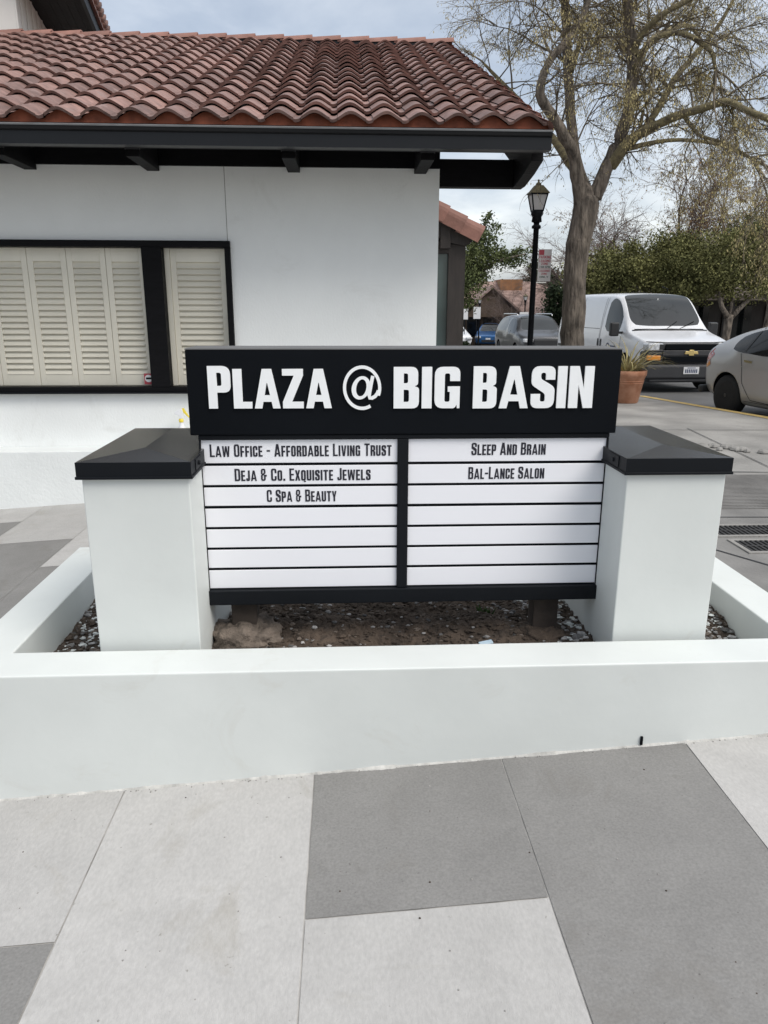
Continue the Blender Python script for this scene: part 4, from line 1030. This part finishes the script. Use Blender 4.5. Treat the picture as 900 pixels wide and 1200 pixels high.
b = MB(); b.box(-.62,.62,-.066,-.04,.79,.905); b.build('grille_bar', mat('bumper_grey',(.045,.045,.048),.5), vt, .012)
b = MB()      # plain bow-tie shaped badge
b.prism([(-.15,-.028),(-.06,-.028),(-.05,-.058),(.06,-.058),(.05,-.028),(.15,-.028),(.135,.028),(.045,.028),(.055,.058),(-.055,.058),(-.045,.028),(-.135,.028)],'y',-.088,-.066)
o_ = b.build('badge', gold, vt, .004, fix=True); o_.location = (0,0,.855)
for sx in (-1,1):
    b = MB(); b.box(*sorted((sx*.60,sx*.955)),-.058,.2,.895,1.045); hl = b.build('headlight', lampg, vt, .03, 3)
    b = MB(); b.box(*sorted((sx*.61,sx*.70)),-.0625,-.055,.915,1.03); b.build('lamp_bowl', trim, hl)
    b = MB(); b.box(*sorted((sx*.66,sx*.965)),-.075,.2,.70,.80); b.build('turn_signal', amber, vt, .015)
    b = MB(); b.obox((sx*1.16,1.28,1.30),(1,0,0),(0,1,.1),(0,0,1),.10,.06,.15); mr = b.build('mirror', trim, vt, .03, 3)
    b = MB(); b.box(*sorted((sx*.94,sx*1.09)),1.26,1.31,1.20,1.25); b.build('mirror_arm', trim, mr)
b = MB(); b.box(-1.0,1.0,-.14,.36,.32,.61); b.box(-.9,.9,-.10,.3,.24,.33); b.build('bumper', mat('bumper_plastic',(.035,.036,.04),.55,.1), vt, .06, 3)
b = MB(); b.box(-.17,.17,-.152,-.142,.42,.57); lp = b.build('licence_plate', platew, vt, .003)
b = MB(); b.box(-.09,.09,-.1545,-.1525,.54,.556)
for k in range(7): b.box(-.135+.04*k,-.135+.04*k+.026,-.1545,-.1525,.445,.52)
b.build('plate_marks', logob, lp)
b = MB()
for sx in (-1,1): b.tube([(sx*.15+.1,1.03,1.315),(sx*.2+.45,1.20,1.47)],.009,5)
b.tube([(-.80,1.02,1.30),(-.1,1.04,1.315),(.8,1.02,1.30)],.012,5); b.build('wipers', blackm, vt)
b = MB(); b.box(-.012,.012,1.70,1.73,1.86,1.97); b.box(-.05,.05,1.69,1.70,1.78,1.93); b.build('windshield_tag', platew, vt)
vh('rub_strip', [(2.5,.78),(5.55,.78)], .07, trim)
vh('rub_strip', [(1.45,.62),(2.4,.62)], .05, trim)
for y in (2.42,2.60): vh('door_handle', [(y,1.05),(y,.88)], .06, blackm, off=.012)
vh('door_seam', [(1.30,1.15),(1.32,.45),(1.5,.36),(2.50,.36),(2.52,1.1),(2.46,2.0)], .012, trim)
vh('door_seam', [(2.56,.36),(2.57,2.0)], .012, trim); vh('door_seam', [(3.95,.5),(3.95,2.0)], .012, trim)
vh('body_crease', [(2.6,1.28),(5.5,1.28)], .012, trim)
b = MB(); b.tube([(-.93,.10,1.075),(-.5,.01,1.062),(0,-.005,1.06),(.5,.01,1.062),(.93,.10,1.075)],.009,5); b.build('hood_seam', trim, vt)
b = MB(); b.tube([(-.86,.99,1.275),(0,.93,1.305),(.86,.99,1.275)],.022,6); b.build('cowl', trim, vt)
b = MB(); b.tube([(.55,2.4,2.12),(.55,2.4,2.20),(.5,2.6,2.26)],.012,5); b.build('aerial', blackm, vt)
def logo(y, z, r):
    pts = [(y+r*cos(a),z+r*sin(a)) for a in [radians(20+9*k) for k in range(24)]]
    vh('logo', pts, r*.34, logob); vh('logo', [(y-r*.5,z-r*.4),(y+r*.3,z-r*.1)], r*.4, logob)
logo(5.02,1.62,.14); logo(1.98,.86,.10)
for (y0,y1,z,w) in ((1.55,1.84,.90,.045),(1.62,1.84,.83,.022),(4.75,5.2,1.36,.04),(4.85,5.2,1.28,.022)): vh('lettering', [(y0,z),(y1,z)], w, logob)

# silver grey hatchback at the yellow kerb (only its rear half is in the picture)
pst = [(.0,.32,.60,.70,.66,.56),(.18,.22,.68,.79,.80,.70),(.75,.17,.82,.93,.865,.76),(1.15,.17,.88,1.0,.875,.74),(1.35,.17,.89,1.10,.875,.70),(1.85,.17,.91,1.36,.875,.62),(2.25,.17,.93,1.47,.875,.585),(2.55,.17,.94,1.49,.875,.58),
       (2.63,.17,.945,1.49,.875,.58),(3.0,.17,.965,1.475,.875,.58),(3.30,.17,.985,1.43,.875,.58),(3.72,.18,1.01,1.345,.872,.575),(4.14,.22,1.01,1.20,.84,.60),(4.36,.30,.98,1.10,.79,.62),(4.46,.46,.90,1.0,.70,.56)]
ph = radians(9); pz = street_z(11)
# rear right wheel at about (6.0,11.57)
pc = Vector((6.0,11.50,0)); loc = pc-Matrix.Rotation(ph,3,'Z')@Vector((-.80,3.74,0)); loc.z = pz
ct, cb_, chg, cv = car('hatchback_car', 'silver grey hatchback parked along the yellow kerb at right', 'car', tuple(loc), ph, 'vehicles on the street', pst, greyp,
                       {4,5,6,8,9,10}, {3,4,5}, {11,12}, (.95,3.70), .318, rimd, 7)
chg('door_seam', [(3.42,.98),(3.36,.80),(3.32,.55),(3.12,.30),(2.60,.28),(2.59,.95)], .011, trim)
chg('door_seam', [(2.59,.28),(1.45,.28),(1.40,.85)], .011, trim)
chg('door_handle', [(3.30,.875),(3.12,.865)], .032, chrome, off=.022); chg('door_handle', [(2.38,.85),(2.2,.84)], .032, chrome, off=.022)
chg('sill_trim', [(1.35,.24),(3.28,.24)], .07, trim, off=.006)
chg('shoulder_line', [(4.1,.80),(3.4,.79),(2.2,.76),(1.3,.72)], .010, greyp, off=.012)
for sd_ in (-1,1): chg('tail_lamp', [(4.16,.97),(4.25,.90),(4.31,.80)], .13, redl, side=sd_, off=.006); chg('tail_lamp', [(4.20,.79),(4.33,.73)], .06, amber, side=sd_, off=.006)
chg('window_post', [(3.36,1.02),(3.34,1.36)], .045, trim, off=.008)
b = MB(); b.box(-.86,.86,4.30,4.40,.30,.42); b.build('rear_bumper', trim, ct, .03)
# dark grey people carrier behind the lamp
sst = [(.02,.40,.80,.95,.76,.68),(.12,.30,.86,1.02,.90,.80),(.70,.25,.98,1.12,.94,.84),(1.05,.25,1.04,1.2,.95,.82),(1.25,.25,1.05,1.34,.95,.78),(1.65,.25,1.07,1.62,.95,.70),(1.95,.25,1.08,1.71,.95,.68),(2.6,.25,1.1,1.75,.95,.68),
       (2.7,.25,1.1,1.75,.95,.68),(3.6,.25,1.12,1.73,.95,.68),(4.4,.27,1.14,1.68,.94,.67),(4.75,.35,1.1,1.58,.90,.64),(4.85,.5,1.0,1.4,.84,.58)]
sv, svb, svh, _ = car('sport_utility_car', 'dark grey tall car with silver roof rails behind the lamp post', 'car', (7.15,26.6,street_z(27)), radians(1), 'vehicles on the street', sst, suvp,
                      {4,5,6,8,9}, {3,4,5}, set(), (1.0,3.8), .36, rims, 6)
for sx in (-1,1):
    b = MB(); b.box(*sorted((sx*.52,sx*.86)),-.03,.2,.80,.93); b.build('headlight', lampg, sv, .03)
    b = MB(); b.tube([(sx*.66,1.9,1.70),(sx*.66,2.0,1.77),(sx*.66,4.2,1.76),(sx*.66,4.3,1.69)],.02,6); b.build('roof_rail', chrome, sv)
b = MB(); b.box(-.5,.5,-.03,.1,.66,.90); b.build('grille', trim, sv, .02); b = MB(); b.box(-.15,.15,-.04,-.03,.45,.58); b.build('licence_plate', platew, sv)
svh('mirror', [(1.30,1.12),(1.45,1.12)], .14, suvp, off=.18)
# blue saloon far down the street
bst = [(.02,.34,.62,.72,.70,.62),(.15,.24,.70,.80,.84,.74),(.8,.2,.82,.92,.88,.76),(1.2,.2,.88,.99,.885,.74),(1.4,.2,.89,1.1,.885,.70),(1.85,.2,.91,1.36,.885,.60),(2.15,.2,.92,1.44,.885,.57),(2.6,.2,.93,1.46,.885,.57),
       (2.68,.2,.93,1.46,.885,.57),(3.3,.2,.95,1.40,.885,.58),(3.7,.2,.96,1.22,.88,.62),(4.0,.22,.96,1.06,.87,.70),(4.4,.3,.9,1.0,.80,.68),(4.5,.4,.8,.92,.74,.6)]
bl, blb, blh, _ = car('saloon_car', 'bright blue saloon car far down the street, facing us', 'car', (8.75,46.5,street_z(47)), radians(-14), 'vehicles on the street', bst, bluep,
                      {4,5,6,8,9}, {3,4,5}, {9,10}, (.9,3.5), .32, rims, 6)
for sx in (-1,1):
    b = MB(); b.box(*sorted((sx*.44,sx*.80)),-.03,.2,.60,.72); b.build('headlight', lampg, bl, .03)
b = MB(); b.box(-.4,.4,-.02,.1,.36,.5); b.build('grille', trim, bl, .02); b = MB(); b.box(-.15,.15,-.03,-.02,.52,.62); b.build('licence_plate', platew, bl)
wst = [(a,c,d,e,f,g_) for (a,c,d,e,f,g_) in bst]
wc, wcb, wch, _ = car('small_car', 'small white car just past the dark entrance wing, far away', 'car', (6.55,44.0,street_z(45)), radians(2), 'vehicles on the street', wst, vanw,
                      {4,5,6,8,9}, {3,4,5}, {9,10}, (.9,3.5), .32, rims, 6)
for sx in (-1,1):
    b = MB(); b.box(*sorted((sx*.44,sx*.80)),-.03,.2,.60,.72); b.build('headlight', lampg, wc, .03)

# ------------------------------------------------------------------ leafy trees
def leaf_tree(name, label, cat, base, clumps, nleaf, lsize, fm, trunkpts, group, seed, tm=bark):
    t = thing(name, label, cat, base, 0, group); rg = random.Random(seed); B = Vector(base)
    b = MB()
    for pts in trunkpts: b.tube([Vector(p[:3])-B for p in pts], [p[3] for p in pts], 8)
    b.build('trunk', tm, t)
    c = MB(); tot = sum(k[3]*k[4]*k[5] for k in clumps)
    for (x, y, z, rx, ry, rz) in clumps:
        nsub = max(6, int(22*(rx*ry*rz/tot)*len(clumps)))
        subs = []
        for _ in range(nsub):
            v = Vector((rg.gauss(0,1),rg.gauss(0,1),rg.gauss(0,1))).normalized()*rg.uniform(.45,1.02)
            subs.append((Vector((x+v.x*rx,y+v.y*ry,z+v.z*rz)), rg.uniform(.16,.34)))
        for _ in range(int(nleaf*rx*ry*rz/tot)):
            s, q = rg.choice(subs); m = (rx+ry+rz)/3
            p = s+Vector((rg.gauss(0,1)*q*m,rg.gauss(0,1)*q*m,rg.gauss(0,.8)*q*m))-B
            l = lsize*rg.uniform(.6,1.4); u = Vector((rg.uniform(-1,1),rg.uniform(-1,1),rg.uniform(-1,1))).normalized()*l
            w = u.cross(Vector((rg.uniform(-1,1),rg.uniform(-1,1),rg.uniform(-1,1)))).normalized()*l*.5
            c.add([p-u,p+w,p+u,p-w],[(0,1,2,3)])
    c.build('crown', fm, t); return t
GO = 'olive green trees behind the van'
def simple_trunk(x, y, z0, h, r, seed):
    rg = random.Random(seed); o = [[(x,y,z0,r),(x+rg.uniform(-.1,.1),y,z0+h*.5,r*.85),(x,y,z0+h,r*.8)]]
    for k in range(4):
        a = rg.uniform(0,2*pi); o.append([(x,y,z0+h*.9,r*.6),(x+cos(a)*.5,y+sin(a)*.5,z0+h*1.35,r*.4),(x+cos(a)*.9,y+sin(a)*.9,z0+h*2,r*.2)])
    return o
zt = walk_z(30)
leaf_tree('olive_tree','low olive green tree just right of the bare trunk, behind van','tree',(10.7,30.5,zt),[(10.5,30.5,2.7,1.5,1.3,.9),(11.3,30.2,3.3,1.1,1.1,.7),(9.8,30.5,2.5,.9,.9,.9)],19000,.055,fol1,simple_trunk(10.7,30.5,zt,1.8,.13,1),GO,1)
leaf_tree('olive_tree','broad olive green tree over the middle of the van roof','tree',(12.9,30.2,zt),[(12.6,30.2,3.2,1.5,1.3,1.1),(13.6,30.4,3.5,1.2,1.2,.9),(12.9,30,2.3,1.5,1.1,.6)],20000,.055,fol1,simple_trunk(12.9,30.2,zt,1.8,.14,2),GO,2)
tk = [[(14.3,28,walk_z(28),.17),(14.33,28,.6,.15),(14.35,28,1.15,.17),(14.4,28,1.35,.15)],[(14.35,28,1.2,.11),(14.0,27.9,1.6,.09),(13.8,28,2.2,.07)],[(14.4,28,1.2,.11),(14.75,28,1.6,.09),(15.2,28.1,2.0,.07),(15.5,28,2.7,.04)],[(14.38,28,1.3,.08),(14.5,28.2,2.0,.06),(14.5,28.3,3,.03)]]
leaf_tree('olive_tree','olive green tree on a pale forked trunk beside the grey hatchback','tree',(14.3,28,walk_z(28)),[(14.2,28.2,3.3,1.5,1.3,1.0),(13.4,28.4,2.6,1.0,1.0,.7),(15.0,28.3,3.9,1.1,1.1,.8),(14.6,28,2.5,1.2,1.0,.5)],21000,.052,fol1,tk,GO,3,tm=bark)
leaf_tree('olive_tree','tallest olive green tree at the right edge of the photo','tree',(17.6,31,zt),[(17.2,31,4.2,1.5,1.4,1.1),(18.6,31,4.6,1.4,1.4,1.0),(16.4,31,3.8,1.1,1.1,.8),(17.6,30.6,3.2,1.4,1.2,.7)],21000,.055,fol1,simple_trunk(17.6,31,zt,2.2,.16,4),GO,4)
leaf_tree('pine_tree','green pine with spreading branch beyond the entrance wing','tree',(4.55,30.3,walk_z(30)),
          [(4.5,30.3,2.9,1.0,1.1,.9),(5.3,30.2,3.95,.65,.7,.5),(5.55,30.2,4.75,.35,.4,.4),(6.1,30,3.45,.75,.7,.35),(6.9,30,3.6,.5,.5,.25),(4.6,30.2,1.9,.6,.6,.6),(5.0,30.2,3.4,.9,.8,.6)],15000,.055,fol2,
          [[(4.4,30.3,walk_z(30),.2),(4.5,30.3,2,.17),(4.9,30.3,3.5,.1),(5.4,30.2,4.7,.04)],[(4.6,30.3,2.4,.09),(5.8,30.1,3.3,.06),(7.0,30,3.6,.03)]],None,5)
leaf_tree('conifer_tree','small dark conifer behind the shingle roofs, left of bare trunk','tree',(15.3,62,walk_z(62)),[(15.2,62,2.9,.9,.9,1.2),(15.4,62,4.3,.7,.7,1.0),(16.6,62.3,3.4,1.1,.9,1.2)],9000,.13,fol3,[[(15.3,62,walk_z(62),.25),(15.3,62,4.5,.08)]],None,6)
leaf_tree('shrub','low dark shrub at the road edge beside the entrance wing','shrub',(5.15,33,walk_z(33)),[(5.15,33,walk_z(33)+.3,.35,.35,.32)],1500,.05,fol3,[[(5.15,33,walk_z(33)-.05,.03),(5.15,33,walk_z(33)+.3,.02)]],None,7)
leaf_tree('shrub','leafy green bush between the bare trunk and olive trees','shrub',(9.3,33,walk_z(33)),[(9.3,33,1.2,.8,.7,1.1),(9.1,33,2.0,.5,.5,.6)],5000,.07,fol3,[[(9.3,33,walk_z(33)-.05,.05),(9.3,33,1.4,.03)]],None,8)

def bare_tree(label, base, h, spread, seed, r, n, leafy=0, lm=None):
    t = thing('bare_tree', label, 'tree', base, 0, 'bare brown trees in the distance'); rg = random.Random(seed)
    b = MB(); tw = MB(); lf = MB()
    trunk = [Vector((0,0,-.1)),Vector((rg.uniform(-.2,.2),0,h*.2)),Vector((rg.uniform(-.3,.3),0,h*.38))]
    b.tube(trunk,[r,r*.8,r*.7],8)
    for k in range(n):
        a = 2*pi*k/n+rg.uniform(-.4,.4); el = rg.uniform(.25,1.2); p = trunk[-1].lerp(trunk[1], rg.uniform(0,.5)); pts = [p]; d = Vector((cos(a)*cos(el),sin(a)*cos(el),sin(el)))
        L = h*.6*(spread if el < .8 else 1)
        for s in range(6):
            d = (d+Vector((rg.uniform(-1,1),rg.uniform(-1,1),rg.uniform(-.6,.8)))*.22).normalized(); pts.append(pts[-1]+d*L/6)
        b.tube(pts,[r*.45*(1-.8*i/6) for i in range(7)],5)
        for i in range(1,7):
            for _ in range(3):
                dd = (pts[i]-pts[i-1]).normalized()+Vector((rg.uniform(-1,1),rg.uniform(-1,1),rg.uniform(-.5,.9)))*.9
                twig_spray(tw, lf if leafy else None, pts[i], dd, rg.uniform(.16,.28)*h, r*.10, 2, rg, .03, leafy, .10)
    b.build('trunk', brtwig, t); tw.build('twigs', brtwig, t)
    if leafy: lf.build('crown', lm, t)
    return t
bare_tree('greyish bare tree behind the forked trunk and shingle roofs',(15.4,48,walk_z(48)),8.2,.8,31,.22,11)
bare_tree('rusty brown bare tree rising above the olive trees',(21.5,48,walk_z(48)),10.5,1.15,33,.28,14,.35,mat('rust_leaf',(.22,.13,.05),.85,.3,1,island=.4))
bare_tree('small bare tree in front of the far shingle roofed shops',(9.9,47,walk_z(47)),3.6,.9,35,.07,8)

# ------------------------------------------------------------------ far buildings
def shop(name, label, x0, x1, y0, y1, zg, ze, zr, ov, wallm, roofmat, parts):
    t = thing(name, label, 'building', ((x0+x1)/2,(y0+y1)/2,zg)); c = Vector(t.location)
    def bld(b, n, m, par=None, **k):
        o = b.build(n, m, par or t, **k)
        if par is None or par is t: o.location = -c
        return o
    b = MB(); b.box(x0,x1,y0,y1,zg-.3,ze); bld(b,'wall',wallm)
    b = MB(); d = min((x1-x0)/2,(y1-y0)/2)*.95; ym = (y0+y1)/2
    vs = [(x0-ov,y0-ov,ze-.12),(x1+ov,y0-ov,ze-.12),(x1+ov,y1+ov,ze-.12),(x0-ov,y1+ov,ze-.12),(x0+d,ym,zr),(x1-d,ym,zr)]
    vs += [(x,y,z-.14) for (x,y,z) in vs[:4]]
    b.add(vs,[(0,1,5,4),(1,2,5),(2,3,4,5),(3,0,4),(0,6,7,1),(1,7,8,2),(2,8,9,3),(3,9,6,0),(9,8,7,6)]); bld(b,'roof',roofmat)
    parts(t, bld)
    return t
zg = walk_z(52)
def shopA(t, bld):
    for k in range(9):
        x = 7.3+1.05*k; b = MB(); b.box(x,x+.72,51.93,51.99,zg+.5,zg+1.75); w = bld(b,'window',glassd)
    for k in range(10):
        x = 7.1+1.05*k; b = MB(); b.box(x-.06,x+.06,51.3,51.42,zg,zg+2.1); bld(b,'post',brownw)
    b = MB(); vs = []
    for y in (50.4, 55.6): vs += [(7.6,y,1.18),(9.7,y,3.0),(11.9,y,1.18),(11.9,y,1.04),(9.7,y,2.86),(7.6,y,1.04)]
    b.add(vs, [(0,1,7,6),(1,2,8,7),(5,11,10,4),(4,10,9,3),(0,5,4,1),(1,4,3,2)]); bld(b,'cross_gable',shing)
    b = MB(); b.add([(7.9,50.7,1.0),(11.6,50.7,1.0),(9.7,50.7,2.84)],[(0,1,2)]); bld(b,'gable_wall',brownw)
    b = MB(); b.box(11.0,12.6,54.6,57,2.6,3.55); bld(b,'dormer',orangew)
shop('shop_row','long low shop row with pinkish shingle roof down the street',6.2,17.5,52,60,zg,1.28,3.45,.9,brownw,shing,shopA)
def shopB(t, bld):
    b = MB(); b.box(13.6,14.9,44.95,44.99,.0,.9); bld(b,'window',glassd); b = MB(); b.box(15.4,16.4,44.95,44.99,.0,.9); bld(b,'window',glassd)
shop('shop_pavilion','shop pavilion with pinkish hip roof right behind the dark grey car',12.9,18.9,45,51,walk_z(46),1.35,3.5,.7,orangew,shing,shopB)
def arcade(t, bld):
    for k in range(7):
        x = 15.6+2.1*k; b = MB(); b.box(x-.09,x+.09,34.3,34.48,-.7,2.0); bld(b,'post',dbrown)
    for k in range(6):
        x = 16.0+2.1*k; b = MB(); b.box(x,x+1.4,35.9,35.96,-.2,1.7); bld(b,'window',glassd)
    b = MB(); b.box(14.6,33,34.25,34.5,1.9,2.2); bld(b,'beam',dbrown)
shop('arcade_building','dark timber arcade with weathered grey shingle roof behind olive trees',15.2,34,36,44,walk_z(36),2.2,5.2,2.0,dbrown,shingd,arcade)
# stepped shingle courses on the near arcade roof
b = MB()
for k in range(20):
    t_ = k/20; z = 2.09+.0+t_*3.0; y = 34.0+t_*5.9; b.box(13.3+t_*3.4,35.9-t_*3.4,y-.02,y+.28,z-.03,z+.055)
ar = [o for o in bpy.data.objects if o.name.startswith('arcade_building')][0]
o_ = b.build('shingle_courses', shingd, ar); o_.location = -Vector(ar.location)
# dark tree belt and hills on the horizon
b = MB(); rg = random.Random(77)
nn_ = 60; 
for i in range(nn_):
    x = -160+420*i/nn_; h = 3+4*rg.random()
    for k in range(240):
        a = rg.uniform(0,pi); q = Vector((x+rg.gauss(0,3.4),150+rg.gauss(0,3),-4+abs(rg.gauss(0,.5))*h)); l = rg.uniform(.4,.9)
        u = Vector((rg.uniform(-1,1),rg.uniform(-1,1),rg.uniform(-1,1))).normalized()*l; w = u.cross(Vector((0.3,1,.2))).normalized()*l*.6
        b.add([q-u,q+w,q+u,q-w],[(0,1,2,3)])
tag(b.build('tree_belt', fol3), 'far belt of dark trees at the end of the street', 'woodland', None, 'stuff')
# far lamps and boards
lamp(7.35,46,walk_z(46),2.75,'far black street lamp left of the two by the blue car','street lamp','street lamps',k=.7)
lamp(8.15,46.5,walk_z(46),2.85,'far black street lamp directly behind the blue car','street lamp','street lamps',k=.7)
lamp(9.9,42,walk_z(42),2.9,'far black street lamp above the dark grey car','street lamp','street lamps',k=.7)
def board(x, y, z, w, h, label):
    t = thing('hanging_board', label, 'sign', (x,y,z), 0, 'small white boards by the far shops')
    b = MB(); b.box(-w/2,w/2,-.02,.02,0,h); b.build('board', platew, t, .004)
    b = MB(); b.tube([(0,.05,h-.02),(0,.05,-(z-walk_z(y)))],.025,6); b.build('post', black, t)
board(6.95,44.5,.92,.36,.62,'small white board at far left beside entrance wing'); board(7.75,45,.95,.42,.68,'small white board between the two far lamps'); board(9.75,41.5,1.0,.48,.36,'wide white board above the dark grey car')
